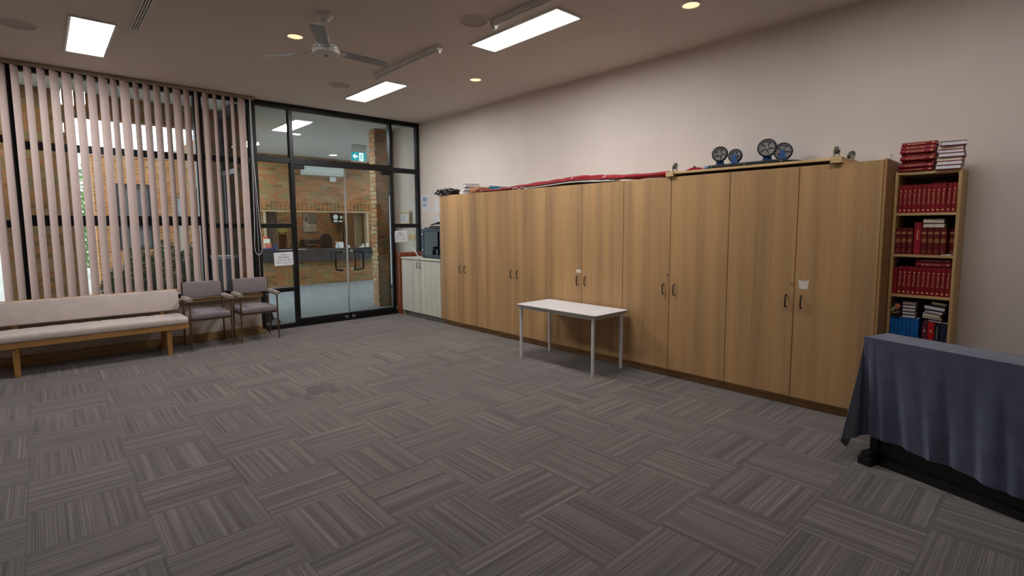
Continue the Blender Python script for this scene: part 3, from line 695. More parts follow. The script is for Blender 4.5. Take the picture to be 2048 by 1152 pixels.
# printed signs on the glass
def glass_sign(x, z, tilt, label):
    t = thing('paper_sign', label, 'sign', (x, GY - 0.008, z), 0, 'paper signs on the glass')
    t.rotation_euler = (0, tilt, 0)
    B().box(-0.148, 0.148, -0.0012, 0.0, -0.105, 0.105).obj('sheet', 'paper', t)
    text('lettering', 'Please', 0.036, 'ink', basis((0, -0.002, 0.068), (1, 0, 0), (0, 0, 1)), t)
    d = text('lettering', 'DO NOT', 0.040, 'ink', basis((0, -0.002, 0.026), (1, 0, 0), (0, 0, 1)), t)
    B().box(-0.075, 0.075, -0.0024, -0.0012, 0.004, 0.0065).obj('underline', 'ink', t)
    text('lettering', 'remove or add', 0.034, 'ink', basis((0, -0.002, -0.022), (1, 0, 0), (0, 0, 1)), t)
    text('lettering', 'chairs to this room.', 0.031, 'ink', basis((0, -0.002, -0.062), (1, 0, 0), (0, 0, 1)), t)
    return t
glass_sign(2.828, 1.104, math.radians(-1.5), 'paper sign on the glass pane left of the doors')
glass_sign(4.925, 1.425, math.radians(-3.5), 'paper sign on the narrow pane right of the doors')

# light switch plate high on the wall behind the last cupboard
t = thing('wall_plate', 'blank pale wall plate above the cupboard near the books', 'wall plate', (WX, 1.145, 2.17))
B(t.location).box(WX - 0.012, WX - 0.001, 1.088, 1.20, 2.125, 2.203).obj('plate', 'white_plastic', t, bevel=0.003)
B(t.location).box(WX - 0.014, WX - 0.011, 1.10, 1.19, 2.135, 2.193).obj('insert', 'wall', t, bevel=0.001)

# ------------------------------------------------------------------ things on top of the cupboards
ZT = 2.10
def blob(name, m, c, size, seed, amp=0.25, sub=3):
    bm = bmesh.new(); bmesh.ops.create_icosphere(bm, subdivisions=sub, radius=1.0)
    rnd = random.Random(seed); ph = [(Vector((rnd.uniform(-4, 4), rnd.uniform(-4, 4), rnd.uniform(-4, 4))), rnd.uniform(0, 6)) for _ in range(7)]
    for v in bm.verts:
        d = sum(math.sin(v.co.dot(k) * 1.6 + f) for k, f in ph) / 7
        v.co *= 1 + amp * d
        v.co = Vector((v.co.x * size[0], v.co.y * size[1], max(-0.75, v.co.z) * size[2]))
        v.co.z += 0.75 * size[2]
    b = B(); b.bm.free(); b.bm = bm
    return b
t = thing('plastic_bag', 'crumpled glossy black plastic bag on the far end of the cupboards', 'bag', (4.93, 6.98, ZT + 0.004))
def crumple(size, seed, amp=0.5):
    b = blob('x', 'bag', 0, (1, 1, 1), seed, 0.25, 5); rnd = random.Random(seed)
    ks = [(Vector((rnd.uniform(-9, 9), rnd.uniform(-9, 9), rnd.uniform(-9, 9))), rnd.uniform(0, 6)) for _ in range(9)]
    for v in b.bm.verts:
        d = sum(abs(math.sin(v.co.dot(k) + f)) for k, f in ks) / 9 - 0.6
        v.co *= 1 + amp * d
        v.co = Vector((v.co.x * size[0], v.co.y * size[1], max(0.0, v.co.z) * size[2]))
    return b
crumple((0.15, 0.27, 0.062), 3).obj('bag_body', 'bag', t, smooth=True)
crumple((0.09, 0.14, 0.03), 21).obj('bag_fold', 'bag', t, smooth=True, loc=(-0.06, -0.16, 0.0))
crumple((0.06, 0.13, 0.02), 9).obj('printed_side', 'bag_print', t, smooth=True, loc=(-0.04, -0.02, 0.068))
crumple((0.03, 0.05, 0.014), 5).obj('white_tie', 'white_plastic', t, smooth=True, loc=(-0.12, 0.02, 0.034))

# pile of large volumes with white page edges
def big_book(name, label, th, w, l, cover, m, page='pages_white', cat='book', group=None, rot=0, loc=(0, 0, 0)):
    t = thing(name, label, cat, loc, rot, group)
    B().box(-w / 2, w / 2, -l / 2, l / 2, 0, 0.003).box(-w / 2, w / 2, -l / 2, l / 2, th - 0.003, th).box(w / 2 - 0.004, w / 2, -l / 2, l / 2, 0.003, th - 0.003).obj('cover', cover, t)
    B().box(-w / 2 + 0.006, w / 2 - 0.004, -l / 2 + 0.005, l / 2 - 0.005, 0.003, th - 0.003).obj('page_block', page, t)
    return t
base = (4.955, 6.36)
big_book('large_book', 'lowest big white-edged book of the pile beside the black bag', 0.048, 0.22, 0.30, 'card_white', 0, loc=(4.965, 6.47, ZT), rot=-0.45)
big_book('large_book', 'middle big white-edged book of the pile beside the black bag', 0.050, 0.21, 0.29, 'navy', 0, loc=(4.975, 6.44, ZT + 0.049), rot=-0.5)
big_book('large_book', 'topmost big book with a dark cover in the pile beside the black bag', 0.050, 0.21, 0.29, 'black', 0, loc=(4.98, 6.41, ZT + 0.1), rot=-0.48)
tag(B((4.93, 6.13, ZT)).box(4.84, 5.05, 6.03, 6.24, ZT + 0.002, ZT + 0.03).box(4.83, 5.04, 6.025, 6.245, ZT + 0.032, ZT + 0.085).obj('document_box', 'orange_brown', bevel=0.003, loc=(4.93, 6.13, ZT)), 'tan cardboard folder box between the white books and teal binder', 'box')
tag(B((5.05, 6.2, ZT)).box(5.09, 5.30, 6.08, 6.3, ZT + 0.002, ZT + 0.125).obj('paper_pile', 'card_white', bevel=0.004, loc=(5.05, 6.2, ZT)), 'pale paper stack behind the tan folder box', 'papers')
t = thing('ring_binder', 'teal ring binder lying at the end of the red banner', 'binder', (5.07, 5.90, ZT)); o = t.location
pr = [(5.86 - 0.12, 0.0), (6.04, 0.0), (6.04, 0.10), (5.86, 0.095), (5.80, 0.08), (5.74, 0.035)]
B(o).prism([(5.035, y, ZT + 0.001 + z) for y, z in pr], (0.25, 0, 0)).obj('cover', 'teal', t, bevel=0.003)
B(o).box(5.032, 5.035, 5.76, 6.035, ZT + 0.045, ZT + 0.05).obj('page_gap', 'navy', t)

# long red banner rolled up with ties
t = thing('rolled_banner', 'long red cloth banner rolled and tied along the cupboard tops', 'banner', (4.95, 4.5, ZT)); o = t.location
pts, rr = [], []
prof = [(6.02, 0.026, 0.018), (5.7, 0.029, 0.026), (5.4, 0.034, 0.03), (5.05, 0.046, 0.034), (4.7, 0.064, 0.036), (4.45, 0.076, 0.036), (4.25, 0.086, 0.036), (4.0, 0.082, 0.036), (3.8, 0.072, 0.036), (3.6, 0.060, 0.034), (3.3, 0.044, 0.036), (2.93, 0.042, 0.036)]
def lerp_prof(prof, n):
    out = []
    for i in range(n):
        f = i / (n - 1) * (len(prof) - 1); k = min(int(f), len(prof) - 2); u = f - k; u = u * u * (3 - 2 * u)
        out.append([a + (b - a) * u for a, b in zip(prof[k], prof[k + 1])])
    return out
for i, (y, z, r) in enumerate(lerp_prof(prof, 60)):
    pts.append((4.94 + 0.02 * math.sin(i * 0.31), y, ZT + z)); rr.append(r * (1 + 0.12 * math.sin(i * 1.1)) * 2.0)
B(o).tube(pts, rr, 14, flat=0.42).obj('rolled_cloth', 'banner', t, smooth=True)
pts, rr = [], []
for i, (y, z, r) in enumerate(lerp_prof([(5.95, 0.022, 0.04), (5.2, 0.034, 0.05), (5.0, 0.042, 0.05), (4.6, 0.058, 0.05), (4.2, 0.072, 0.05), (3.7, 0.056, 0.05), (3.45, 0.044, 0.04)], 40)):
    pts.append((4.88 + 0.01 * math.sin(i * 0.5), y, ZT + z - 0.004)); rr.append(r)
B(o).tube(pts, rr, 12, flat=0.28).obj('lower_fold', 'banner', t, smooth=True)
for y, z, r in ((5.05, 0.036, 0.075), (4.22, 0.088, 0.08), (3.72, 0.07, 0.078), (5.62, 0.026, 0.055)):
    B(o).tube([(4.94 + r * math.cos(a), y + 0.012 * math.sin(a), ZT + z + r * 0.45 * math.sin(a)) for a in [k * PI / 8 for k in range(16)]], 0.003, 6, close=True).tube([(4.865, y, ZT + z + 0.01), (4.85, y + 0.03, ZT + z - 0.005)], 0.004, 6).obj('tie', 'white_plastic', t)
t = thing('poster_board', 'warped grey-white poster board under the red banner', 'board', (4.95, 4.3, ZT))
P = []
for i in range(24):
    y = 5.02 - i * 0.064; z = 0.004 + 0.026 * math.exp(-((y - 4.18) / 0.42) ** 2)
    P.append([(4.802, y, ZT + z + 0.009), (4.95, y, ZT + z * 0.9 + 0.009), (5.15, y, ZT + z * 0.7 + 0.009)])
B(t.location).grid(P, 0.008).obj('sheet', 'card_white', t)
b = B((4.9, 4.95, ZT))
b.tube([(4.812, 5.26, ZT + 0.006), (4.816, 5.235, ZT + 0.022), (4.822, 5.20, ZT + 0.026), (4.83, 5.16, ZT + 0.010), (4.826, 5.135, ZT + 0.006), (4.820, 5.10, ZT + 0.020), (4.822, 5.06, ZT + 0.024), (4.835, 5.035, ZT + 0.008)], 0.0045, 6)
tag(b.obj('rope_loops', 'white_plastic', smooth=True, loc=(4.9, 4.95, ZT)), 'white rope loops on the cupboard edge under the banner', 'rope')
t = thing('orange_tie', 'pale orange strap curled beside the tan folder box', 'strap', (4.88, 6.1, ZT))
B(t.location).tube([(4.83, 6.2, ZT + 0.008), (4.825, 6.12, ZT + 0.022), (4.82, 6.02, ZT + 0.05), (4.815, 5.96, ZT + 0.045), (4.81, 5.93, ZT + 0.012)], 0.007, 8).obj('strap', 'bag_print', t, smooth=True)

# timber dolly frame lying upside down
t = thing('timber_dolly', 'upturned wooden dolly board with four small castors on the cupboards', 'dolly', (5.0, 2.08, ZT)); o = t.location
B(o).box(4.78, 5.30, 1.29, 2.87, ZT + 0.024, ZT + 0.046).obj('platform', 'pine', t, bevel=0.002)
for y in (2.79, 1.29): B(o).box(4.765, 5.31, y, y + 0.085, ZT + 0.001, ZT + 0.024).box(4.765, 4.80, y, y + 0.085, ZT + 0.024, ZT + 0.05).obj('cleat', 'pine', t, bevel=0.002)
for x, y in ((4.85, 2.86), (5.25, 2.86), (4.85, 1.355), (5.25, 1.355)):
    z = ZT + 0.046; ry = random.uniform(-0.6, 0.6)
    yy = min(y, 2.82)
    B(o).box(x - 0.035, x + 0.035, yy - 0.045, yy + 0.04, z, z + 0.012).obj('mounting_block', 'pine', t, bevel=0.002)
    Rm = Matrix.Translation((x, yy, z + 0.012)) @ Matrix.Rotation(ry, 4, 'Z')
    cb = B(o).box(-0.024, 0.024, -0.024, 0.024, 0, 0.004, Rm).box(-0.022, 0.022, 0.017, 0.020, 0.004, 0.055, Rm).box(-0.022, 0.022, -0.020, -0.017, 0.004, 0.055, Rm)
    cc = cb.obj('caster', 'steel', t)
    a = Rm @ Vector((0.012, -0.014, 0.055)); e = Rm @ Vector((0.012, 0.014, 0.055))
    B(o).cyl(a, e, 0.031, seg=28).obj('caster_wheel', 'caster_grey', cc, smooth=True, bevel=0.006)
    B(o).cyl(Rm @ Vector((0.012, -0.03, 0.055)), Rm @ Vector((0.012, 0.028, 0.055)), 0.005).obj('axle', 'brass', cc, smooth=True)
tag(B((5.1, 2.55, ZT)).prism([(4.9, 2.77, ZT + 0.048), (4.9, 2.515, ZT + 0.048), (4.9, 2.58, ZT + 0.082), (4.9, 2.66, ZT + 0.085)], (0.14, 0, 0)).obj('red_cloth', 'banner', loc=(5.1, 2.55, ZT)), 'folded red cloth scrap lying on the wooden dolly', 'cloth')

# blue platform trolley upside down on the dolly
t = thing('platform_trolley', 'blue steel trolley upside down with four big spoked wheels', 'trolley', (5.0, 2.1, ZT + 0.048)); o = t.location
ZD = ZT + 0.047
B(o).box(4.86, 5.30, 1.72, 2.46, ZD + 0.002, ZD + 0.022).obj('deck', 'blue_metal', t, bevel=0.004)
B(o).cyl((4.845, 2.45, ZD + 0.019), (4.845, 1.74, ZD + 0.019), 0.017).tube([(4.86, 1.735, ZD + 0.016), (4.90, 1.69, ZD + 0.014), (5.15, 1.60, ZD + 0.013), (5.24, 1.66, ZD + 0.014)], 0.011, 10).obj('bumper', 'rubber', t, smooth=True)
B(o).cyl((4.87, 2.46, ZD + 0.018), (4.87, 2.50, ZD + 0.018), 0.018).obj('corner_tube', 'blue_metal', t, smooth=True)
for y in (2.42, 2.10, 1.78): B(o).cyl((4.829, y, ZD + 0.019), (4.826, y, ZD + 0.019), 0.006).obj('rivet', 'steel', t, smooth=True)
B(o).box(5.17, 5.21, 2.00, 2.31, ZD + 0.022, ZD + 0.062).obj('stiffener', 'blue_metal', t, bevel=0.003)
def big_wheel(x, y, z, r, turn, plate_front):
    Rm = Matrix.Translation((x, y, z)) @ Matrix.Rotation(turn, 4, 'Z')
    w = thing('x', '', '') if False else None
    br = B(o)
    hx = 0.035
    br.box(-hx + 0.005, hx - 0.005, -0.045, 0.045, -(z - ZD) + 0.022, -(z - ZD) + 0.032, Rm)
    if plate_front:
        br.prism([Rm @ Vector((-hx, -0.045, -(z - ZD) + 0.03)), Rm @ Vector((-hx, 0.045, -(z - ZD) + 0.03)), Rm @ Vector((-hx, 0.02, 0.01)), Rm @ Vector((-hx, -0.01, 0.015))], Rm.to_3x3() @ Vector((0.004, 0, 0)))
    br.prism([Rm @ Vector((hx - 0.004, -0.045, -(z - ZD) + 0.03)), Rm @ Vector((hx - 0.004, 0.045, -(z - ZD) + 0.03)), Rm @ Vector((hx - 0.004, 0.02, 0.01)), Rm @ Vector((hx - 0.004, -0.01, 0.015))], Rm.to_3x3() @ Vector((0.004, 0, 0)))
    bo = br.obj('wheel_bracket', 'blue_metal', t, bevel=0.001)
    prof = [(r - 0.014, -0.021), (r - 0.003, -0.019), (r, -0.010), (r, 0.010), (r - 0.003, 0.019), (r - 0.014, 0.021), (r - 0.014, -0.021)]
    tb = B(); tb.lathe((0, 0, 0), prof, 40, 'x'); bmesh.ops.transform(tb.bm, matrix=Rm, verts=tb.bm.verts); tb.o = Vector(o)
    ty = tb.obj('tyre', 'rubber', bo, smooth=True)
    hb = B(); hb.lathe((0, 0, 0), [(r - 0.014, -0.019), (r - 0.020, -0.019), (r - 0.022, -0.006), (0.016, -0.006), (0.014, -0.018), (0.001, -0.018)], 40, 'x')
    hb.lathe((0, 0, 0), [(r - 0.014, 0.019), (r - 0.020, 0.019), (r - 0.022, 0.006), (0.016, 0.006), (0.014, 0.018), (0.001, 0.018)], 40, 'x')
    bmesh.ops.transform(hb.bm, matrix=Rm, verts=hb.bm.verts); hb.o = Vector(o)
    hb.obj('hub', 'hub_grey', ty, smooth=True)
    sp = B(o)
    for k in range(5):
        q = Rm @ Matrix.Rotation(k * 2 * PI / 5 + 0.4, 4, 'X'); sp.box(-0.012, -0.006, -0.003, 0.003, 0.014, r - 0.021, q)
    sp.obj('spoke', 'rubber', ty)
big_wheel(4.93, 2.385, 2.293, 0.074, 0.30, False)
big_wheel(5.19, 2.350, 2.296, 0.068, 0.25, True)
big_wheel(4.93, 1.940, 2.303, 0.082, 0.25, False)
big_wheel(5.19, 1.895, 2.290, 0.082, 0.30, True)

# ------------------------------------------------------------------ white table
t = thing('white_table', 'small white laminate table with square steel legs before the cupboards', 'table', (4.45, 3.91, 0)); o = t.location
TZ = 0.665
out = []
x0, x1, y0, y1, r = 4.175, 4.765, 3.30, 4.515, 0.035
for cx_, cy_, a0 in ((x1 - r, y1 - r, 0), (x0 + r, y1 - r, 90), (x0 + r, y0 + r, 180), (x1 - r, y0 + r, 270)):
    for k in range(6): a = math.radians(a0 + k * 18); out.append((cx_ + r * math.cos(a), cy_ + r * math.sin(a)))
B(o).prism([(x, y, TZ - 0.003) for x, y in out], (0, 0, 0.006)).obj('table_top', 'table_top', t)
B(o).prism([(x + (4.47 - x) * 0.004, y + (3.9 - y) * 0.003, TZ - 0.022) for x, y in out], (0, 0, 0.019)).obj('edge_band', 'table_edge', t)
B(o).box(4.205, 4.735, 3.335, 3.36, TZ - 0.05, TZ - 0.022).box(4.205, 4.735, 4.45, 4.475, TZ - 0.05, TZ - 0.022).box(4.205, 4.23, 3.36, 4.45, TZ - 0.05, TZ - 0.022).box(4.71, 4.735, 3.36, 4.45, TZ - 0.05, TZ - 0.022).obj('under_frame', 'table_leg', t)
for x, y in ((4.205, 4.455), (4.705, 4.455), (4.205, 3.355), (4.705, 3.355)):
    B(o).box(x - 0.0145, x + 0.0145, y - 0.0145, y + 0.0145, 0.0, TZ - 0.022).obj('leg', 'table_leg', t, bevel=0.004)

# ------------------------------------------------------------------ bench
t = thing('upholstered_bench', 'long oatmeal upholstered bench with honey timber frame under the blind', 'bench', (0.42, 7.9, 0)); o = t.location
bx0, bx1 = -0.50, 1.325
def cushion(x0, x1, y0, y1, z0, z1, o, r=0.03, puff=0.012, nx=24, Rm=None):
    b = B(o); P = []
    per = []
    n = 5
    for (cy_, cz_, a0) in ((y1 - r, z1 - r, 0), (y0 + r, z1 - r, 90), (y0 + r, z0 + r * 0.6, 180), (y1 - r, z0 + r * 0.6, 270)):
        rz = r if a0 < 180 else r * 0.6
        for k in range(n): a = math.radians(a0 + k * 90 / (n - 1)); per.append((cy_ + r * math.cos(a), cz_ + rz * math.sin(a)))
    cy, cz = (y0 + y1) / 2, (z0 + z1) / 2
    rings = []
    for i in range(nx + 1):
        u = i / nx; x = x0 + (x1 - x0) * u; e = min(u, 1 - u) * (x1 - x0); k = 1.0 if e > r else math.sqrt(max(0, 1 - (1 - e / r) ** 2))
        s = 0.80 + 0.2 * k
        ring = []
        for (yy, zz) in per:
            w = 0.0018 * math.sin(x * 37 + yy * 11) + 0.0015 * math.sin(x * 91)
            zz2 = cz + (zz - cz) * s + (puff * math.sin(PI * u) ** 0.3 + w if zz > cz else 0)
            ring.append((x, cy + (yy - cy) * (0.94 + 0.06 * k), zz2))
        rings.append(ring)
    V = [[b.bm.verts.new(p) for p in ring] for ring in rings]; m = len(per)
    for A, C in zip(V, V[1:]):
        for k in range(m): b.bm.faces.new((A[k], A[(k + 1) % m], C[(k + 1) % m], C[k]))
    b.bm.faces.new(V[0]); b.bm.faces.new(list(reversed(V[-1])))
    if Rm is not None: bmesh.ops.transform(b.bm, matrix=Rm, verts=b.bm.verts)
    return b
cushion(bx0, bx1 - 0.005, 7.585, 8.06, 0.385, 0.468, o, 0.035, 0.01, 60).obj('seat_cushion', 'bench_fabric', t, smooth=True)
Rb = Matrix.Translation((0, 8.05, 0.52)) @ Matrix.Rotation(math.radians(-12), 4, 'X') @ Matrix.Translation((0, -8.05, -0.52))
cushion(bx0, bx1 - 0.02, 8.03, 8.085, 0.515, 0.79, o, 0.022, 0.0, 60, Rb).obj('back_cushion', 'bench_fabric', t, smooth=True)
B(o).box(bx0, bx1 - 0.015, 8.065, 8.10, 0.775, 0.80, Rb).obj('top_rail', 'oak', t, bevel=0.003)
B(o).box(bx0, bx1, 7.60, 7.63, 0.325, 0.385).box(bx0, bx1, 8.02, 8.05, 0.325, 0.385).box(bx1 - 0.03, bx1, 7.63, 8.02, 0.325, 0.385).box(bx0, bx0 + 0.03, 7.63, 8.02, 0.325, 0.385).obj('seat_rail', 'oak', t, bevel=0.003)
for x in (-0.275, 1.115):
    B(o).prism([(x - 0.03, 7.635, 0.36), (x + 0.03, 7.635, 0.36), (x + 0.024, 7.650, 0.0), (x - 0.024, 7.650, 0.0)], (0, 0.035, 0)).obj('leg', 'oak_v', t, bevel=0.003)
    B(o).prism([(x - 0.03, 8.10, 0.36), (x + 0.03, 8.10, 0.36), (x + 0.024, 8.13, 0.0), (x - 0.024, 8.13, 0.0)], (0, -0.035, 0)).box(x - 0.025, x + 0.025, 8.085, 8.11, 0.36, 0.76, Rb).obj('leg', 'oak_v', t, bevel=0.003)
    B(o).box(x - 0.015, x + 0.015, 7.67, 8.10, 0.075, 0.115).obj('stretcher', 'oak', t, bevel=0.002)
    B(o).box(x - 0.02, x + 0.02, 7.63, 8.02, 0.33, 0.38).obj('cross_rail', 'oak', t)

# ------------------------------------------------------------------ armchairs
def armchair():
    t = thing('armchair', 'mauve-grey armchair next to the bench', 'chair', (0, 0, 0), 0, 'two mauve-grey armchairs against the window wall')
    w = 0.24
    for sx in (-1, 1):
        x = sx * w
        B().tube([(x + sx * 0.008, -0.005, 0.0), (x, 0.0, 0.30), (x, 0.0, 0.64)], [0.010, 0.0115, 0.0115], 10).obj('leg', 'brown_metal', t, smooth=True)
        B().tube([(x + sx * 0.004, 0.44, 0.0), (x, 0.42, 0.40), (x - sx * 0.002, 0.46, 0.86)], [0.010, 0.0115, 0.0105], 10).obj('leg', 'brown_metal', t, smooth=True)
        B().box(x - 0.009, x + 0.009, 0.0, 0.42, 0.632, 0.644).obj('arm_rail', 'brown_metal', t)
        b = cushion(-0.06, 0.40, x - 0.030, x + 0.030, 0.644, 0.69, (0, 0, 0), 0.018, 0.004, 20)
        bmesh.ops.transform(b.bm, matrix=Matrix.Translation((0, 0, 0)), verts=b.bm.verts)
        for v in b.bm.verts: v.co = Vector((v.co.y, v.co.x, v.co.z))
        b.obj('arm_pad', 'worn_arm', t, smooth=True)
    B().box(-w, w, -0.012, 0.012, 0.385, 0.402).box(-w, w, 0.405, 0.425, 0.385, 0.402).box(-w, -w + 0.018, 0.012, 0.405, 0.385, 0.402).box(w - 0.018, w, 0.012, 0.405, 0.385, 0.402).obj('seat_frame', 'brown_metal', t)
    cushion(-w + 0.014, w - 0.014, -0.03, 0.43, 0.404, 0.478, (0, 0, 0), 0.032, 0.016, 24).obj('seat', 'chair_fabric', t, smooth=True)
    Rm = Matrix.Translation((0, 0.43, 0.66)) @ Matrix.Rotation(math.radians(-6), 4, 'X') @ Matrix.Translation((0, -0.43, -0.66))
    cushion(-w + 0.012, w - 0.012, 0.405, 0.455, 0.645, 0.865, (0, 0, 0), 0.02, 0.004, 24, Rm).obj('backrest', 'chair_fabric', t, smooth=True)
    return t
ch = armchair(); ch.location = (1.605, 7.715, 0)
dup(ch, (2.215, 7.745, 0), (0, 0, math.radians(-1.5)), 'mauve-grey armchair nearer the glass doors')

# ------------------------------------------------------------------ bookcase
BX, BY0, BY1, BZ = 5.05, 0.578, 0.986, 2.015
t = thing('bookcase', 'narrow pale wood bookcase full of hymn books beside the cupboards', 'bookcase', (5.2, 0.78, 0)); o = t.location
B(o).box(BX, WX - 0.004, BY0, BY0 + 0.02, 0, BZ).obj('side_panel', 'pine_v', t, bevel=0.001)
B(o).box(BX, WX - 0.004, BY1 - 0.02, BY1, 0, BZ).obj('side_panel', 'pine_v', t, bevel=0.001)
SH = [0.06, 0.335, 0.625, 1.022, 1.344, 1.672]
for z in SH: B(o).box(BX + 0.004, WX - 0.014, BY0 + 0.02, BY1 - 0.02, z, z + 0.02).obj('shelf', 'pine', t)
B(o).box(BX, WX - 0.004, BY0 + 0.02, BY1 - 0.02, BZ - 0.024, BZ - 0.001).obj('top_board', 'pine', t)
B(o).box(WX - 0.014, WX - 0.004, BY0 + 0.02, BY1 - 0.02, 0.02, BZ - 0.03).obj('back_panel', mat('dark_back_panel', (92, 70, 48), 0.7), t)

def book(name, label, cat, th, h, d, cover, page, group=None, deco=None):
    """upright book, spine facing -x, origin at bottom centre of the spine"""
    t = thing(name, label, cat, (0, 0, 0), 0, group)
    b = B(); n = 6; prof = []
    for k in range(n + 1):
        a = -PI / 2 + PI * k / n; prof.append((0.0045 - 0.0045 * math.cos(a), th / 2 * math.sin(a)))
    outl = [(d, -th / 2)] + [(x, y) for x, y in prof] + [(d, th / 2), (d, th / 2 - 0.0022), (0.008, th / 2 - 0.0022)] + [(0.008, -th / 2 + 0.0022), (d, -th / 2 + 0.0022)]
    b.prism([(x, y, 0) for x, y in outl], (0, 0, h)); b.obj('cover', cover, t)
    B().box(0.008, d - 0.004, -th / 2 + 0.0024, th / 2 - 0.0024, 0.003, h - 0.003).obj('page_block', page, t)
    if deco: deco(t, th, h)
    return t
SP = lambda z: basis((-0.0004, 0, z), (0, 0, -1), (0, -1, 0))
HZ = lambda z: basis((-0.0004, 0, z), (0, -1, 0), (0, 0, 1))
def deco_hymn(t, th, h):
    text('spine_title', 'Together in Song', 0.0125, 'gilt', SP(h * 0.53), t)
    b = B(); b.box(-0.0012, 0.0, -0.009, 0.009, h * 0.315, h * 0.32)
    b.lathe((0, 0.0, h * 0.79), [(0.0052, 0.0), (0.0052, -0.0012), (0.0005, -0.0014)], 12, 'x'); b.obj('spine_emblem', 'gilt', t)
    B().box(-0.0012, 0.0, -0.0055, 0.0055, h * 0.065, h * 0.12).obj('publisher_mark', 'gilt', t)
def deco_bible(t, th, h):
    text('spine_title', 'HOLY\nBIBLE', 0.0115, 'gilt', HZ(h * 0.81), t, spacing=0.8)
    text('spine_subtitle', 'THE\nREVISED\nENGLISH\nBIBLE', 0.0084, 'gilt', HZ(h * 0.53), t, spacing=1.1)
    b = B(); b.lathe((0, 0, h * 0.16), [(0.0028, 0.0), (0.0028, -0.0012), (0.0005, -0.0014)], 10, 'x').box(-0.0012, 0, -0.008, 0.008, h * 0.105, h * 0.112); b.obj('publisher_mark', 'gilt', t)
def deco_tall(t, th, h):
    text('spine_title', 'WORSHIP', 0.017, 'gilt', SP(h * 0.62), t)
    B().box(-0.0012, 0, -0.009, 0.009, h * 0.09, h * 0.096).obj('publisher_mark', 'gilt', t)

# rows of hymn books
hymn = None; plain = None
def hymn_book(loc, rot, label, group, scale=None):
    global hymn
    if hymn is None:
        hymn = book('hymn_book', label, 'book', 0.0298, 0.215, 0.15, 'red_cover', 'pages', group, deco_hymn)
        hymn.location = loc; hymn.rotation_euler = rot
        if scale: hymn.scale = scale
        return hymn
    return dup(hymn, loc, rot, label, scale, group)
for i in range(12):
    y = 0.948 - i * 0.0296
    if i >= 10: y -= 0.0014 * (i - 9)
    lb = 'red gilt-titled hymn book, %s from the left on the top shelf' % ORD[i]
    hymn_book((BX + 0.022 + random.uniform(0, 0.006), y, 1.6925), (math.radians(1.2 if i > 9 else 0), 0, 0), lb, 'red hymn books on the top shelf', (1, 1, 1.02 if i < 9 else 1.035))
hymn_book((BX + 0.12, 0.775 - 0.1, 1.918), (-PI / 2, 0, 0), 'dark red book lying flat above the right end of the top shelf row', 'red hymn books on the top shelf', (0.9, 1, 0.45))
for i in range(12):
    y = 0.951 - i * 0.0302
    if i == 0:
        lb = 'plain red book without a title at the left end of the third shelf'
        book('hymn_book', lb, 'book', 0.0298, 0.215, 0.15, 'red_cover', 'pages', 'red books on the third shelf').location = (BX + 0.022, y, 1.0425)
        continue
    lb = 'red hymn book, %s from the left on the third shelf' % ORD[i]
    hymn_book((BX + 0.022 + random.uniform(0, 0.005), y, 1.0425), (math.radians(0.8), 0, 0), lb, 'red books on the third shelf', (1, 1, 1.045))
hymn_book((BX + 0.03, 0.607, 1.2865), (-PI / 2, 0, 0), 'lower of two hymn books lying across the third shelf row', 'hymn books lying on the third shelf row')
hymn_book((BX + 0.028, 0.609, 1.3165 - 0.0002), (-PI / 2, 0, 0), 'upper of two hymn books lying across the third shelf row', 'hymn books lying on the third shelf row', (1, 0.78, 1))
# second shelf: pew bibles
bible = None
ys = [0.9475, 0.911, 0.871, None, 0.781, 0.743, 0.7045, 0.665]
k = 0
for i, y in enumerate(ys):
    if y is None:
        book('song_book', 'tall crimson book standing among the maroon bibles', 'book', 0.044, 0.252, 0.16, 'red_bright', 'pages', None, deco_tall).location = (BX + 0.022, 0.824, 1.3645)
        continue
    lb = 'maroon gilt-lettered bible, %s from the left on the second shelf' % ORD[k]; k += 1
    if bible is None:
        bible = book('pew_bible', lb, 'book', 0.036, 0.209, 0.145, 'maroon', 'pages', 'maroon bibles on the second shelf', deco_bible); bible.location = (BX + 0.022, y, 1.3645)
    else: dup(bible, (BX + 0.022 + random.uniform(0, 0.006), y, 1.3645), (0, 0, 0), lb)
dup(bible, (BX + 0.10, 0.622, 1.3645), (0, 0, 0), 'maroon bible set back in shadow at the right end of the second shelf')
def loose_book(label, loc, rz, th, w, l, cover, page, tilt=0.0, group='books lying loose on the shelves', name='loose_book'):
    t = thing(name, label, 'book', loc, rz, group); t.rotation_euler = (tilt, 0, rz)
    B().box(0, w, -l / 2, l / 2, 0, 0.0022).box(0, w, -l / 2, l / 2, th - 0.0022, th).box(w - 0.003, w, -l / 2, l / 2, 0.0022, th - 0.0022).obj('cover', cover, t)
    B().box(0.004, w - 0.003, -l / 2 + 0.003, l / 2 - 0.003, 0.0024, th - 0.0024).obj('page_block', page, t)
    return t
loose_book('cream-edged book lying on the bibles, lower of two', (BX + 0.028, 0.729, 1.576), 0, 0.034, 0.14, 0.135, 'maroon', 'pages')
loose_book('cream-edged book lying on the bibles, upper of two', (BX + 0.030, 0.731, 1.6115), 0.05, 0.034, 0.14, 0.130, 'maroon', 'pages')
t = loose_book('thin white booklet lying flat at the right end of the second shelf', (BX + 0.02, 0.64, 1.3645), 0, 0.006, 0.12, 0.06, 'paper', 'pages_white', name='booklet')
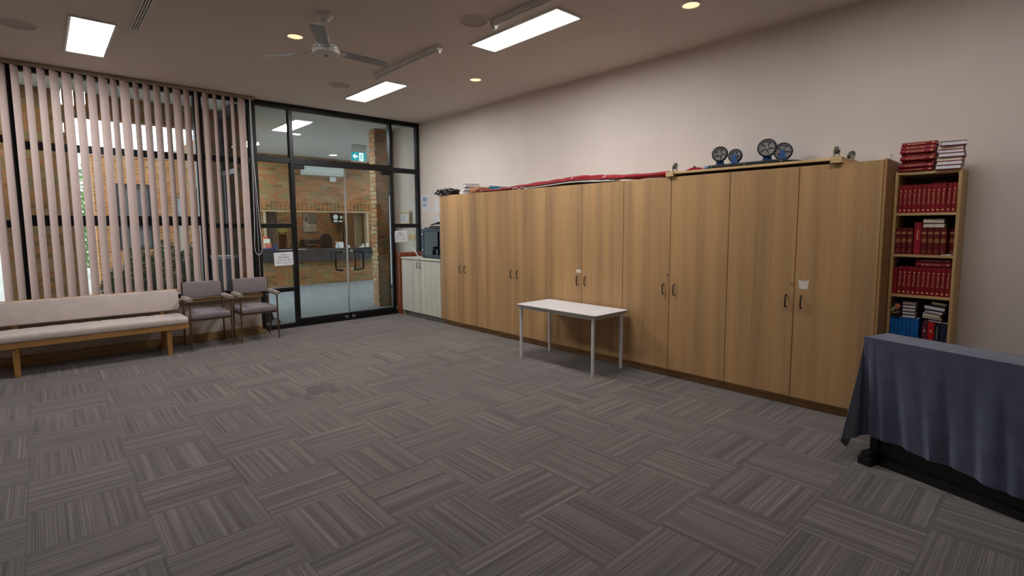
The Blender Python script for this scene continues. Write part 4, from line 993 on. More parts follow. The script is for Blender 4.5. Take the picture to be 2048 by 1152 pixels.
# stacks on top of the bookcase
offs = [0.0, 0.008, -0.004, 0.002, 0.003, -0.006, 0.0, -0.004]
z = BZ + 0.0005
for i in range(8):
    yb = 0.747 + [0.004, 0.003, -0.008, -0.002, -0.006, 0.002, -0.002, -0.008][i]
    lb = 'hymn book stacked spine-out on the bookcase, %s from the bottom' % ORD[i]
    dx = [0.0, -0.012, 0.03, -0.006, 0.022, 0.0, 0.0, -0.005][i]
    s = 0.93
    hymn_book((BX - 0.012 + dx, yb, z + 0.0298 / 2 * s), (-PI / 2, 0, 0), lb, 'hymn books stacked on the bookcase with spines out', (0.9, s, 1)); z += 0.0298 * s
z = BZ + 0.0005
for i in range(7):
    th = [0.030, 0.029, 0.028, 0.029, 0.024, 0.027, 0.031][i]
    lb = 'hymn book stacked pages-out on the bookcase, %s from the bottom' % ORD[i]
    yc = [0.662, 0.657, 0.660, 0.648, 0.652, 0.655, 0.636][i]; rz = [0.03, 0.02, 0.0, 0.02, 0.04, 0.05, 0.16][i]
    loose_book(lb, (BX - 0.022 + [0, 0, 0.006, -0.004, 0, 0.004, -0.01][i], yc, z), rz, th, 0.15, 0.148, 'red_cover', 'pages' if i in (2, 5) else 'pages_white', 0, 'hymn books stacked with pages out', 'hymn_book'); z += th + 0.0008
# bottom visible shelf
blue = None
for i in range(7):
    lb = 'bright blue book, %s from the left on the lowest visible shelf' % ORD[i]
    y = 0.9525 - i * 0.0268
    if blue is None: blue = book('blue_book', lb, 'book', 0.0262, 0.207, 0.14, 'blue_cover', 'pages_white', 'blue books on the lowest visible shelf'); blue.location = (BX + 0.024, y, 0.6455)
    else: dup(blue, (BX + 0.024 + random.uniform(0, .005), y, 0.6455), (0, 0, 0), lb)
y = 0.757
for nm, cv, th, lb in (('bible', 'purple', 0.036, 'dark purple book right of the blue books'), ('bible', 'scarlet', 0.042, 'bright scarlet book between the purple and black ones'), ('bible', 'black_soft', 0.034, 'black book with pale spine lettering'), ('bible', 'navy', 0.043, 'navy book at the right end of the lowest visible shelf')):
    q = book('thick_book', lb, 'book', th - 0.001, 0.192, 0.135, cv, 'pages'); q.location = (BX + 0.024, y - th / 2, 0.6455); y -= th
    if cv == 'black_soft': text('spine_title', 'CONCORDANCE', 0.014, 'card_white', SP(0.11), q)
    if cv in ('purple', 'scarlet'): B().box(-0.0012, 0, -0.006, 0.006, 0.035, 0.055).box(-0.0012, 0, -0.005, 0.005, 0.11, 0.13).obj('publisher_mark', 'gilt', q)
z = 0.8535
for i in range(5):
    loose_book('white-edged paperback on the blue books, %s from the bottom' % ORD[i], (BX + 0.03 + 0.002 * (i % 2), 0.848, z), 0.01 * (i % 3), 0.0262, 0.12, 0.088, 'black_soft' if i % 2 else 'purple', 'pages_white', 0, 'paperbacks lying on the blue books', 'paperback'); z += 0.0268
t = thing('picture_card', 'black card with orange and green round shapes leaning on the blue books', 'card', (BX + 0.016, 0.928, 0.856)); t.rotation_euler = (0, math.radians(6), 0)
B().box(0, 0.012, -0.030, 0.030, 0, 0.128).obj('card', 'black_soft', t)
B().lathe((0, -0.006, 0.088), [(0.019, -0.0005), (0.019, -0.0016), (0.0005, -0.0017)], 24, 'x').obj('orange_disc', mat('orange_print', (206, 116, 78), 0.6), t)
B().lathe((0, 0.018, 0.066), [(0.013, -0.0005), (0.013, -0.0016), (0.0005, -0.0017)], 24, 'x').lathe((0, 0.028, 0.050), [(0.004, -0.0005), (0.0095, -0.0016), (0.0005, -0.0017)], 24, 'x').obj('green_disc', mat('green_print', (150, 170, 96), 0.6), t)
B().prism([(-0.0005, 0.031, 0.026), (-0.0005, -0.026, 0.036), (-0.0005, -0.026, 0.046), (-0.0005, 0.031, 0.034)], (-0.001, 0, 0)).box(-0.0015, -0.0005, -0.010, -0.002, 0.055, 0.068).obj('tan_band', 'orange_brown', t)
zz = [0.8385, 0.862, 0.881, 0.905, 0.935, 0.971]; ths = [0.02, 0.017, 0.022, 0.028, 0.034, 0.028]
tl = math.radians(7)
yc = [0.680, 0.700, 0.705, 0.695, 0.690, 0.665]
for i in range(6):
    loose_book('worn paperback in the tilted heap, %s from the bottom' % ORD[i], (BX + 0.03 + 0.004 * (i % 2), yc[i], zz[i]), [0, .1, 0, -.06, .05, 0][i], ths[i] - 0.003, 0.13, [0.085, 0.12, 0.11, 0.115, 0.13, 0.095][i], ['purple', 'pages', 'pages', 'black_soft', 'navy', 'dark_maroon'][i], 'pages' if i in (1, 2, 5) else 'pages_white', tl, 'tilted heap of worn paperbacks', 'paperback')

# ------------------------------------------------------------------ draped table at the right
dv = Vector((-0.3, -0.954, 0)); nv = Vector((0.954, -0.3, 0)); A = Vector((4.04, 0.905, 0)); TH = 0.85; LEN = 1.55; WID = 0.27
t = thing('console_table', 'narrow black console standing under the blue-grey cloth', 'table', A); 
def ab(u, v, z): return A + dv * u + nv * v + Vector((0, 0, z))
def obox(b, u0, u1, v0, v1, z0, z1):
    b.prism([ab(u0, v0, z0), ab(u1, v0, z0), ab(u1, v1, z0), ab(u0, v1, z0)], (0, 0, z1 - z0)); return b
obox(B(A), 0.012, LEN, 0.012, WID - 0.012, 0.80, 0.838).obj('table_top', 'black_paint', t)
for u in (0.06, LEN - 0.12): obox(B(A), u, u + 0.05, 0.03, WID - 0.03, 0.05, 0.80).obj('end_panel', 'black_paint', t)
for u in (0.045, LEN - 0.135): obox(obox(B(A), u, u + 0.08, -0.075, WID + 0.02, 0.0, 0.055), u + 0.01, u + 0.07, -0.06, 0.03, 0.055, 0.085).obj('foot', 'black_paint', t, bevel=0.003)
obox(B(A), 0.11, LEN - 0.12, 0.05, 0.075, 0.03, 0.80).obj('front_panel', 'black_paint', t)
obox(B(A), 0.11, LEN - 0.12, 0.01, 0.10, 0.0, 0.05).obj('bottom_rail', 'black_paint', t)

t = thing('tablecloth', 'blue-grey woven cloth draped over the black console at right', 'tablecloth', A)
# perimeter stations: (top point u,v) -> bottom point
F = lambda u, v, z: Vector(ab(u, v, z))
st = []
def W3(x, y, z): return Vector((x, y, z))
st += [(F(1.56, 0, TH), W3(3.50, -0.60, 0.12)), (F(1.35, 0, TH), W3(3.585, -0.40, 0.135)), (F(1.15, 0, TH), W3(3.66, -0.20, 0.13)), (F(0.95, 0, TH), W3(3.735, -0.03, 0.14)), (F(0.8, 0, TH), W3(3.775, 0.12, 0.135)), (F(0.66, 0, TH), W3(3.835, 0.262, 0.15)), (F(0.5, 0, TH), W3(3.875, 0.40, 0.165)), (F(0.36, 0, TH), W3(3.925, 0.524, 0.168)), (F(0.2, 0, TH), W3(3.960, 0.665, 0.182)), (F(0.08, 0, TH), W3(4.004, 0.79, 0.188)), (F(0.02, 0, TH), W3(4.018, 0.845, 0.188)),
       (F(0.0, 0.0, TH), W3(4.075, 0.895, 0.16)), (F(0.0, 0.01, TH), W3(4.04, 0.925, 0.14)), (F(-0.005, 0.02, TH), W3(3.90, 0.955, 0.165)), (F(-0.004, 0.035, TH), W3(3.895, 0.975, 0.15)), (F(0.0, 0.07, TH), W3(4.02, 0.965, 0.075)), (F(0, 0.12, TH), W3(4.14, 0.955, 0.16)), (F(0, 0.19, TH), W3(4.28, 0.93, 0.24)), (F(0, WID - 0.03, TH), W3(4.38, 1.01, 0.32)), (F(0, WID, TH), W3(4.48, 1.045, 0.34)),
       (F(0.05, WID, TH), W3(4.42, 0.84, 0.36)), (F(0.3, WID, TH), W3(4.30, 0.52, 0.40)), (F(0.7, WID, TH), W3(4.17, 0.13, 0.40)), (F(1.1, WID, TH), W3(4.05, -0.25, 0.40)), (F(1.56, WID, TH), W3(3.90, -0.70, 0.40))]
def resample(st, k):
    out = []
    for i in range(len(st) - 1):
        p0 = st[max(i - 1, 0)]; p1 = st[i]; p2 = st[i + 1]; p3 = st[min(i + 2, len(st) - 1)]
        for j in range(k):
            u = j / k; q = []
            q.append(p1[0].lerp(p2[0], u))
            a, b_, c, d = p0[1], p1[1], p2[1], p3[1]
            q.append(0.5 * ((2 * b_) + (c - a) * u + (2 * a - 5 * b_ + 4 * c - d) * u * u + (3 * b_ - a - 3 * c + d) * u ** 3))
            out.append(q)
    out.append([st[-1][0], st[-1][1]]); return out
rs = resample(st, 8); rows = []; NZ = 26
for i, (tp, bt) in enumerate(rs):
    row = []
    front = i < 84
    for j in range(NZ + 1):
        f = j / NZ; e = f ** 1.1
        p = tp.lerp(bt, e)
        # rounded edge where the cloth turns over
        if f < 0.10: p = p + (bt - tp).cross(Vector((0, 0, 1))) * 0
        p.z = tp.z + (bt.z - tp.z) * f - 0.004 * min(1, f * 12)
        if front:
            amp = 0.016 * f * math.sin(i * 0.36 + 0.5 * f) + 0.010 * f * math.sin(i * 0.83 + 1.3) + 0.004 * f * math.sin(i * 1.7 + 4 * f)
            p -= nv * amp
        row.append(p)
    rows.append(row)
drape = B(A); drape.grid(rows, 0.0022)
top = []
for a in range(40):
    u = -0.002 + (1.562) * a / 39; r = []
    for c in range(9):
        v = WID * c / 8
        z = TH - 0.001 + 0.003 * math.sin(u * 9 + v * 14) + 0.003 * math.sin(u * 23 + v * 5) + 0.012 * (u / 1.56) * (v / WID)
        if c in (0, 8) or a == 0: z = TH - 0.002
        r.append(ab(u, v, z))
    top.append(r)
drape.grid(top)
drape.obj('draped_cloth', 'cloth', t, smooth=True)

# ------------------------------------------------------------------ folded shopping trolley behind the glass
t = thing('shopping_trolley', 'black wheeled bag trolley standing outside the glass behind the chairs', 'trolley', (2.6, 8.8, 0)); o = t.location
B(o).prism([(2.40, 8.66, 0.04), (2.70, 8.66, 0.10), (2.50, 8.74, 1.02), (2.40, 8.74, 1.04)], (0, 0.16, 0)).obj('bag_body', 'black_soft', t, bevel=0.01)
B(o).tube([(2.46, 8.78, 1.0), (2.44, 8.80, 1.12), (2.42, 8.80, 1.14)], 0.01, 8).obj('handle', 'black', t, smooth=True)
for x, r in ((2.70, 0.072), (2.53, 0.05)):
    w = B(o).lathe((x, 8.64, r + 0.002), [(r, -0.012), (r, 0.012), (r - 0.012, 0.013), (r - 0.012, -0.013), (r, -0.012)], 36, 'y').obj('tyre', 'rubber', t, smooth=True)
    B(o).lathe((x, 8.64, r + 0.002), [(r - 0.012, -0.004), (0.012, -0.006), (0.01, -0.014), (0.001, -0.014)], 36, 'y').obj('wheel_disc', 'card_white', w, smooth=True)
    sp = B(o)
    for k in range(3): sp.box(-(r - 0.012), r - 0.012, -0.003, 0.0, -0.003, 0.003, Matrix.Translation((x, 8.634, r + 0.002)) @ Matrix.Rotation(k * PI / 3, 4, 'Y'))
    sp.obj('spokes', 'rubber', w)
t = thing('waste_bin', 'blue-grey bin in the porch, seen between blind slats', 'bin', (2.02, 9.0, 0))
B().prism([(-0.13, -0.13, 0.0), (0.13, -0.13, 0.0), (0.17, -0.16, 1.12), (-0.17, -0.16, 1.12)], (0, 0.28, 0)).obj('bin_body', mat('blue_grey_plastic', (96, 122, 142), 0.5), t, bevel=0.01)
B().box(-0.19, 0.19, -0.18, 0.15, 1.12, 1.17).obj('rim', mat('pale_plastic_rim', (190, 200, 206), 0.5), t, bevel=0.01)

# ------------------------------------------------------------------ lobby
t = thing('exit_sign', 'green running-man exit sign with left arrow hanging in the lobby', 'sign', (5.63, 11.5, CEIL)); o = t.location
EG = emit('exit_green', (0.0, 0.42, 0.5, 1), 0.75); EG.node_tree.nodes['Principled BSDF'].inputs['Base Color'].default_value = (0.0, 0.16, 0.2, 1); EW = emit('exit_white', (0.9, 1.0, 1.0, 1), 1.0)
B(o).box(5.45, 5.83, 11.47, 11.53, 3.42, CEIL).obj('ceiling_bracket', 'ac', t, bevel=0.003)
B(o).box(5.44, 5.82, 11.502, 11.512, 3.12, 3.42).obj('acrylic_plate', 'white_plastic', t)
B(o).box(5.452, 5.808, 11.498, 11.502, 3.15, 3.345).obj('green_face', EG, t)
B(o).prism([(5.475, 11.4965, 3.247), (5.535, 11.4965, 3.305), (5.56, 11.4965, 3.305), (5.525, 11.4965, 3.268), (5.60, 11.4965, 3.268), (5.60, 11.4965, 3.226), (5.525, 11.4965, 3.226), (5.56, 11.4965, 3.189), (5.535, 11.4965, 3.189)], (0, 0.0015, 0)).obj('arrow', EW, t)
B(o).box(5.635, 5.745, 11.4965, 11.498, 3.15, 3.335).obj('doorway', EW, t)
f = B(o); yy = 11.4955
f.lathe((5.69, yy, 3.305), [(0.013, 0), (0.013, 0.001), (0.0005, 0.001)], 14, 'y')
for a, b_ in (((5.695, 3.285), (5.685, 3.235)), ((5.69, 3.28), (5.66, 3.262)), ((5.66, 3.262), (5.645, 3.275)), ((5.695, 3.28), (5.722, 3.258)), ((5.685, 3.235), (5.662, 3.205)), ((5.662, 3.205), (5.655, 3.165)), ((5.688, 3.235), (5.71, 3.205)), ((5.71, 3.205), (5.735, 3.205))):
    f.cyl((a[0], yy, a[1]), (b_[0], yy, b_[1]), 0.0075, seg=8)
f.obj('running_figure', EG, t)

t = thing('air_conditioner', 'white split air conditioner high on the lobby brick wall', 'air conditioner', (5.9, 14.3, 3.0)); o = t.location
B(o).prism([(5.33, 14.39, 3.02), (5.33, 14.24, 3.03), (5.33, 14.17, 3.10), (5.33, 14.17, 3.30), (5.33, 14.22, 3.33), (5.33, 14.39, 3.33)], (1.15, 0, 0)).obj('casing', 'ac', t, bevel=0.012)
B(o).box(5.40, 6.41, 14.185, 14.24, 3.035, 3.05).obj('louvre', 'white_plastic', t)
B(o).box(6.13, 6.30, 14.33, 14.39, 2.88, 3.015).obj('drain_box', 'ac', t, bevel=0.004)

t = thing('reception_counter', 'charcoal reception counter shelf with round holes along its front', 'counter', (6.0, 14.25, 0.65)); o = t.location
B(o).box(4.52, 7.36, 14.20, 14.39, 0.66, 0.97).obj('front_panel', 'counter', t, bevel=0.004)
B(o).box(4.52, 7.36, 14.18, 14.395, 0.972, 0.998).obj('counter_top', 'counter', t, bevel=0.003)
for x in (5.10, 5.41, 5.70, 6.01, 6.32, 6.63, 6.93, 7.24): B(o).cyl((x, 14.201, 0.865), (x, 14.193, 0.865), 0.032).obj('round_hole', 'black_paint', t)
tag(B((5.1, 14.3, 1.0)).box(4.66, 5.35, 14.2, 14.38, 0.9985, 1.004).obj('paper_sheets', 'paper', loc=(5.1, 14.3, 1.0)), 'white paper sheets on the left end of the reception counter', 'papers')
t = thing('suggestion_box', 'dark blue-grey box on the brick wall left of the reception counter', 'box', (4.36, 14.3, 0.85)); o = t.location
B(o).box(4.235, 4.49, 14.22, 14.395, 0.69, 1.02).obj('box_body', 'counter', t, bevel=0.02)
B(o).box(4.225, 4.50, 14.21, 14.395, 1.02, 1.055).obj('lid', mat('violet_lid', (60, 50, 110), 0.5), t, bevel=0.008)
t = thing('leaflet_holder', 'red and white leaflets standing on the dark wall box', 'leaflets', (4.38, 14.3, 1.056)); o = t.location
B(o).box(4.30, 4.46, 14.30, 14.32, 1.057, 1.19).obj('lower_leaflet', mat('pink_red_print', (190, 110, 90), 0.7), t)
B(o).box(4.28, 4.44, 14.325, 14.34, 1.057, 1.30).obj('middle_leaflet', mat('pale_green_print', (214, 222, 204), 0.7), t)
B(o).box(4.27, 4.40, 14.345, 14.36, 1.057, 1.36).obj('rear_leaflet', mat('orange_red_print', (216, 96, 62), 0.7), t)
t = thing('blue_cup', 'translucent blue cup right of the leaflets', 'cup', (4.55, 14.28, 0.999)); B().lathe((0, 0, 0), [(0.035, 0), (0.045, 0.15), (0.041, 0.15), (0.033, 0.006)], 20).obj('cup', mat('blue_plastic', (44, 60, 110), 0.4), t, smooth=True)
t = thing('soap_dispenser', 'small tan dispenser on the brick wall behind the blind cord', 'dispenser', (4.13, 14.38, 1.03)); o = t.location
B(o).box(4.085, 4.17, 14.31, 14.398, 1.03, 1.11).obj('base', 'pages', t, bevel=0.006); B(o).box(4.09, 4.165, 14.32, 14.398, 1.11, 1.19).obj('clear_top', 'ac', t, bevel=0.01)
t = thing('pump_bottle', 'clear pump bottle on the reception counter', 'bottle', (6.235, 14.30, 0.999))
B().lathe((0, 0, 0), [(0.036, 0), (0.038, 0.01), (0.038, 0.09), (0.015, 0.115), (0.014, 0.13)], 20).obj('bottle_body', mat('clear_blue_gel', (186, 206, 224), 0.2), t, smooth=True)
B().cyl((0, 0, 0.13), (0, 0, 0.165), 0.012).box(-0.05, 0.012, -0.008, 0.008, 0.165, 0.18).obj('pump', 'pages', t)
t = thing('desk_sign', 'tilted white plastic card holder on the counter by the door edge', 'card holder', (6.43, 14.32, 0.999)); B().prism([(-0.11, 0, 0), (0.02, 0, 0), (0.04, 0.05, 0.17), (-0.14, 0.05, 0.17)], (0, 0.01, 0)).obj('card', 'card_white', t)
t = thing('face_mask_box', 'small white round object beside the card holder', 'box', (6.57, 14.30, 0.999)); B().lathe((0, 0, 0), [(0.05, 0), (0.055, 0.03), (0.04, 0.075), (0.001, 0.085)], 20).obj('lid', 'card_white', t, smooth=True)
t = thing('small_carton', 'small pale carton at the right end of the counter', 'carton', (7.17, 14.30, 0.999)); B().box(-0.04, 0.04, -0.03, 0.03, 0, 0.125).obj('carton', 'pages', t, bevel=0.003)
t = thing('paper_tray', 'clear tray of white slips near the right end of the counter', 'tray', (6.98, 14.30, 0.999)); B().prism([(-0.06, -0.04, 0), (0.09, -0.04, 0), (0.09, -0.04, 0.03), (0.05, -0.04, 0.11), (0.04, -0.04, 0.04), (-0.06, -0.04, 0.02)], (0, 0.08, 0)).obj('tray', 'card_white', t)

# office behind the counter
def curtain(label, x0, x1, m, y=14.72):
    t = thing('curtain', label, 'curtain', ((x0 + x1) / 2, y, 0.98)); P = []
    B(t.location).cyl((x0 - 0.03, y, 2.11), (x1 + 0.03, y, 2.11), 0.012).box(x0, x0 + 0.02, 14.625, y, 2.10, 2.12).box(x1 - 0.02, x1, 14.625, y, 2.10, 2.12).obj('curtain_rod', 'black', t)
    n = 40
    for i in range(n + 1):
        x = x0 + (x1 - x0) * i / n; yy = y + 0.02 * math.sin(i * 0.9); P.append([(x, yy, 0.98), (x, yy, 2.1)])
    B(t.location).grid(P, 0.003).obj('curtain_cloth', m, t, smooth=True)
curtain('grey-brown pleated curtain at the left side of the reception opening', 4.40, 4.76, 'curtain')
curtain('pale pleated curtain at the right side of the reception opening', 6.98, 7.22, 'curtain_pale')
t = thing('wall_map', 'framed print with dark speckled top on the office brick wall', 'picture', (6.69, 17.38, 1.74)); o = t.location
k = N('speckled_print'); tc = k.n('ShaderNodeTexCoord').outputs['Object']; k.l(k.ramp(k.noise(tc, 38, 2, .6), [(0.5, rgb(42, 44, 46)), (0.62, rgb(176, 172, 150))]), k.b.inputs['Base Color'])
B(o).box(6.44, 6.92, 17.385, 17.398, 1.43, 2.07).obj('red_frame', mat('red_frame', (150, 62, 50), 0.6), t)
B(o).box(6.455, 6.905, 17.378, 17.385, 1.445, 2.055).obj('beige_print', mat('beige_print', (168, 156, 128), 0.7), t)
B(o).prism([(6.455, 17.374, 2.055), (6.905, 17.374, 2.055), (6.905, 17.374, 1.70), (6.75, 17.374, 1.71), (6.60, 17.374, 1.70), (6.455, 17.374, 1.86)], (0, 0.003, 0)).obj('dark_print', k.m, t)
B(o).lathe((6.60, 17.376, 1.66), [(0.03, -0.004), (0.03, 0), (0.001, 0)], 12, 'y').box(6.58, 6.62, 17.372, 17.376, 1.60, 1.76).obj('pale_figure', 'card_white', t)
t = thing('wall_monitor', 'small wall monitor showing grey camera views in the office', 'monitor', (7.5, 17.2, 1.88)); o = t.location
scr = emit('monitor_screen', rgb(120, 150, 160), 0.7)
B(o).prism([(7.27, 17.1, 2.06), (7.72, 17.1, 2.05), (7.70, 17.14, 1.74), (7.34, 17.14, 1.73)], (0, 0.04, 0)).obj('bezel', 'black', t); B(o).box(7.45, 7.55, 17.18, 17.39, 1.85, 1.92).obj('wall_arm', 'black', t)
b = B(o)
b.lathe((7.45, 17.095, 1.94), [(0.085, 0.0), (0.085, 0.004), (0.001, 0.004)], 24, 'y').lathe((7.65, 17.095, 1.93), [(0.045, 0.0), (0.045, 0.004), (0.001, 0.004)], 20, 'y').box(7.38, 7.52, 17.095, 17.10, 1.77, 1.83).box(7.56, 7.68, 17.095, 17.10, 1.77, 1.82)
b.obj('camera_view', scr, t)
t = thing('office_cupboard', 'brown double cupboard in the office behind the reception', 'cupboard', (8.3, 17.0, 0)); o = t.location
B(o).box(7.74, 8.92, 16.86, 17.39, 0, 2.12).obj('body', 'office_brown', t)
for x0_, x1_ in ((7.75, 8.30), (8.31, 8.90)):
    d = B(o).box(x0_, x1_, 16.84, 16.858, 0.05, 2.10).obj('door', 'office_brown', t, bevel=0.003)
B(o).cyl((8.27, 16.84, 1.0), (8.27, 16.82, 1.0), 0.02).obj('knob', 'steel', t)
t = thing('office_desk', 'dark grey desk inside the office', 'desk', (6.1, 16.2, 0)); o = t.location
B(o).box(4.9, 6.75, 15.9, 16.7, 0.93, 0.97).obj('desk_top', 'counter', t); B(o).box(4.9, 6.7, 15.95, 15.98, 0.4, 0.93).obj('modesty_panel', 'counter', t)
for x, y in ((4.94, 15.93), (6.68, 15.93), (4.94, 16.66), (6.68, 16.66)): B(o).box(x - 0.02, x + 0.02, y - 0.02, y + 0.02, 0, 0.93).obj('leg', 'black', t)
t = thing('printer', 'black office printer on the desk beyond the counter', 'printer', (6.3, 16.3, 0.972)); o = t.location
B(o).box(5.98, 6.62, 16.1, 16.55, 0.973, 1.12).obj('body', 'black', t, bevel=0.02); B(o).box(6.0, 6.60, 16.12, 16.5, 1.125, 1.22).obj('scanner_lid', 'teal_grey', t, bevel=0.015); B(o).box(6.05, 6.4, 16.06, 16.1, 1.05, 1.06).obj('paper_slot', 'card_white', t)
t = thing('red_packet', 'red packet with white mark on the office desk', 'packet', (6.42, 15.98, 0.972)); B().prism([(-0.12, 0, 0), (0.14, 0, 0), (0.17, 0, 0.1), (-0.07, 0, 0.12)], (0, 0.06, 0)).obj('packet', mat('red_packet', (160, 46, 34), 0.5), t); B().box(-0.02, 0.06, -0.003, 0, 0.04, 0.085).obj('white_mark', 'paper', t)
t = thing('office_chair', 'black high-back office chair behind the reception counter', 'chair', (6.78, 15.6, 0)); o = t.location
out = [(6.58, 0.62), (6.92, 0.62), (6.95, 1.0), (6.93, 1.28), (6.87, 1.37), (6.75, 1.40), (6.64, 1.37), (6.58, 1.28), (6.56, 1.0)]
B(o).prism([(x - 0.24, 15.68, z) for x, z in out], (0, 0.08, 0)).obj('backrest', 'black_soft', t, bevel=0.02)
B(o).box(6.30, 6.76, 15.30, 15.70, 0.47, 0.56).obj('seat', 'black_soft', t, bevel=0.03); B(o).cyl((6.53, 15.5, 0.08), (6.53, 15.5, 0.47), 0.03).obj('gas_lift', 'black', t)
b = B(o)
for k in range(5): a = k * 2 * PI / 5; b.tube([(6.53, 15.5, 0.1), (6.53 + 0.28 * math.cos(a), 15.5 + 0.28 * math.sin(a), 0.05)], 0.02, 8).cyl((6.53 + 0.28 * math.cos(a), 15.49 + 0.28 * math.sin(a), 0.028), (6.53 + 0.28 * math.cos(a), 15.52 + 0.28 * math.sin(a), 0.028), 0.027)
b.obj('star_base', 'black', t)
t = thing('folded_tripod', 'dark folded stand leaning in the office behind the door edge', 'stand', (7.1, 15.6, 0)); b = B(t.location)
b.tube([(7.05, 15.6, 1.75), (6.93, 15.6, 0.0)], [0.015, 0.02], 8).tube([(7.05, 15.6, 1.75), (7.34, 15.6, 0.0)], [0.015, 0.02], 8).tube([(7.05, 15.6, 1.75), (7.1, 15.8, 0.0)], [0.015, 0.02], 8); b.obj('legs', 'black', t)
t = thing('wooden_shelf', 'small wooden shelf unit on the office desk', 'shelf', (5.12, 16.3, 0.972)); o = t.location
x0_, x1_ = 5.24, 5.56
B(o).box(x0_, x0_ + 0.03, 16.2, 16.45, 0.973, 1.42).box(x1_ - 0.04, x1_, 16.2, 16.45, 0.973, 1.42).box(x0_ + 0.03, x1_ - 0.04, 16.2, 16.45, 1.39, 1.42).obj('frame', 'pine_v', t); B(o).box(x0_ + 0.03, x1_ - 0.04, 16.43, 16.45, 0.973, 1.39).obj('back_panel', 'red_timber', t)
t = thing('toy_car', 'yellow-green toy on the wooden shelf in the office', 'toy', (5.42, 16.3, 1.421)); B().prism([(-0.15, 0, 0.02), (0.15, 0, 0.02), (0.17, 0, 0.08), (0.08, 0, 0.14), (-0.08, 0, 0.14), (-0.15, 0, 0.08)], (0, 0.12, 0)).obj('body', mat('lime_plastic', (190, 190, 90), 0.5), t, bevel=0.01); B().cyl((-0.09, -0.01, 0.022), (-0.09, 0.13, 0.022), 0.021).cyl((0.09, -0.01, 0.022), (0.09, 0.13, 0.022), 0.021).obj('wheels', 'black', t)

# framed text and brass switch on the lobby side wall
t = thing('bamboo_frame', 'framed text with crossed bamboo poles on the lobby side wall', 'picture', (WX - 0.02, 9.0, 1.76)); o = t.location
X_ = WX - 0.03
B(o).cyl((X_, 9.25, 1.655), (X_, 8.76, 1.655), 0.014).cyl((X_, 9.25, 1.875), (X_, 8.76, 1.875), 0.014).cyl((X_ - 0.01, 9.19, 1.62), (X_ - 0.01, 9.20, 1.91), 0.014).cyl((X_ - 0.01, 8.80, 1.62), (X_ - 0.01, 8.79, 1.91), 0.014).obj('poles', 'bamboo', t, smooth=True)
B(o).box(X_ - 0.004, X_ + 0.004, 8.81, 9.18, 1.66, 1.87).obj('mount', 'pages', t)
B(o).box(X_ - 0.006, X_ - 0.004, 8.88, 9.11, 1.70, 1.83).obj('text_panel', 'paper', t)
b = B(o)
for k in range(5): b.box(X_ - 0.008, X_ - 0.006, 8.93, 9.07, 1.72 + k * 0.021, 1.724 + k * 0.021)
b.obj('printed_lines', 'ink', t)
t = thing('switch_plate', 'brass switch plate on the lobby side wall', 'switch', (WX - 0.01, 8.78, 1.41)); o = t.location
B(o).box(WX - 0.012, WX - 0.001, 8.665, 8.885, 1.355, 1.445).obj('plate', 'brass', t, bevel=0.003); B(o).cyl((WX - 0.011, 8.75, 1.40), (WX - 0.025, 8.75, 1.40), 0.012).obj('toggle', 'white_plastic', t)

# ------------------------------------------------------------------ outdoors
GZ = -0.12
struct(B().box(-30, 40, 9.89, 60, GZ - 0.1, GZ).obj('floor_outside', 'concrete'))
t = thing('brick_building', 'orange brick building across the courtyard, behind the blind', 'building', (2.2, 15.5, GZ)); o = t.location
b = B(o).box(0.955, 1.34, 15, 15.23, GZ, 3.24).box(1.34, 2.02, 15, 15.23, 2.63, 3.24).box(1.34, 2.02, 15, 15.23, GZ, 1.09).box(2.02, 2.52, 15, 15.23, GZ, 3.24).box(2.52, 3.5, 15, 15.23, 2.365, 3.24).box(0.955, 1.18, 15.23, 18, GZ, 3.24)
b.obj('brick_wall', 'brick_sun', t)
B(o).box(0.90, 3.7, 14.96, 18, 3.24, 3.30).obj('fascia', 'cream_wall', t)
B(o).box(1.34, 1.39, 15.03, 15.1, 1.09, 2.63).box(1.97, 2.02, 15.03, 15.1, 1.09, 2.63).box(1.39, 1.97, 15.03, 15.1, 2.53, 2.63).box(1.39, 1.97, 15.03, 15.1, 1.60, 1.66).box(1.39, 1.97, 15.03, 15.1, 1.09, 1.14).box(1.66, 1.70, 15.03, 15.1, 1.66, 2.53).obj('window_frame', 'frame_grey', t)
B(o).box(1.39, 1.97, 15.07, 15.08, 1.14, 2.53).obj('window_pane', mat('grey_window_glass', (104, 110, 116), 0.15, spec=0.8), t)
B(o).box(2.52, 3.5, 15.04, 15.2, GZ, 1.57).obj('cream_wall', 'cream_wall', t)
k = N('poster_print'); p = k.pos(); k.l(k.ramp(k.noise(k.vec(k.math('MULTIPLY', p[0], 3), 0.0, k.math('MULTIPLY', p[2], 6)), 1.0, 3, .7), [(0.3, rgb(90, 140, 200)), (0.42, rgb(214, 226, 236)), (0.55, rgb(230, 232, 236)), (0.62, rgb(220, 120, 120)), (0.72, rgb(190, 206, 150))]), k.b.inputs['Base Color'])
B(o).box(2.52, 3.5, 15.05, 15.07, 1.57, 2.365).obj('poster', k.m, t)
t2 = thing('red_sign', 'red and white sign on the pale wall across the courtyard', 'sign', (2.80, 15.02, 1.04)); o2 = t2.location
B(o2).box(2.66, 2.885, 15.02, 15.035, 0.92, 1.15).obj('board', 'scarlet', t2)
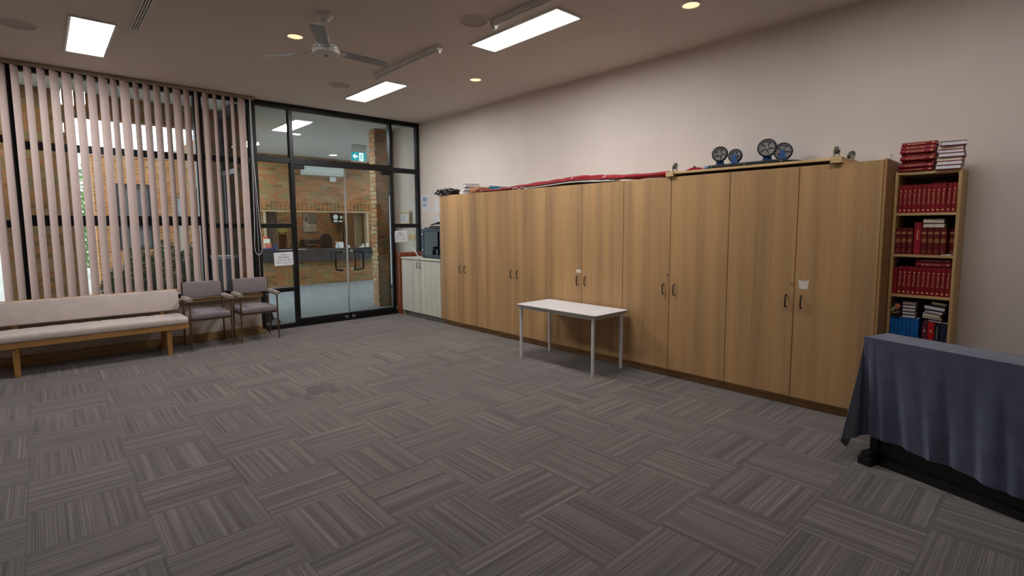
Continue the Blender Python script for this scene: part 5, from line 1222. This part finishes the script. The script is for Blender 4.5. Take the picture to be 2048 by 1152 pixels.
text('lettering', 'ANT', 0.10, 'paper', Matrix.Translation(-Vector(o2)) @ basis((2.775, 15.016, 1.03), (1, 0, 0), (0, 0, 1)), t2)

def leaves(name, label, m, c, size, n, leaf, seed, trunk, cat):
    rnd = random.Random(seed)
    cs = c if isinstance(c, list) else [tuple(c) + tuple(size)]
    c = cs[len(cs) // 2]; t = thing(name, label, cat, (c[0], c[1], GZ))
    b = B(t.location)
    for i in range(n):
        while True:
            p = Vector((rnd.uniform(-1, 1), rnd.uniform(-1, 1), rnd.uniform(-1, 1)))
            if p.length < 1: break
        e = cs[i % len(cs)]; q = Vector((e[0] + p.x * e[3], e[1] + p.y * e[4], e[2] + p.z * e[5]))
        R_ = Euler((rnd.uniform(0, 6), rnd.uniform(0, 6), rnd.uniform(0, 6))).to_matrix(); l = leaf * rnd.uniform(0.6, 1.3)
        vs = [b.bm.verts.new(q + R_ @ Vector(v) * l) for v in ((0, -0.5, 0), (0.25, 0, 0.06), (0, 0.5, 0), (-0.25, 0, 0.06))]
        b.bm.faces.new(vs)
    b.obj('foliage', m, t)
    s = B(t.location)
    for e in cs:
        for x, y, z in trunk: s.tube([(e[0] + x * 0.2, e[1], GZ), (e[0] + x, e[1] + y, e[2] + z)], [0.03, 0.012], 7)
    s.obj('stems', 'bark', t, smooth=True)
    return t
leaves('courtyard_hedge', 'dark green hedge growing in the courtyard behind the blind', 'leaf', [(0.98, 12.0, 0.40, 0.24, 0.25, 0.48), (1.36, 12.05, 0.60, 0.28, 0.25, 0.70), (1.80, 12.0, 0.64, 0.32, 0.25, 0.76), (2.24, 12.03, 0.60, 0.28, 0.25, 0.70)], None, 8500, 0.075, 3, [(-0.1, 0, 0.2), (0.1, 0.05, 0.25), (0, -0.1, 0.3)], 'hedge')
leaves('courtyard_tree', 'pale green tree in the gap between brick pier and building', 'leaf_pale', (1.0, 24.0, 1.9), (0.9, 0.8, 1.9), 2600, 0.16, 11, [(-0.3, 0, 0.2), (0.3, 0.05, 0.8), (0, -0.1, 1.2)], 'tree')
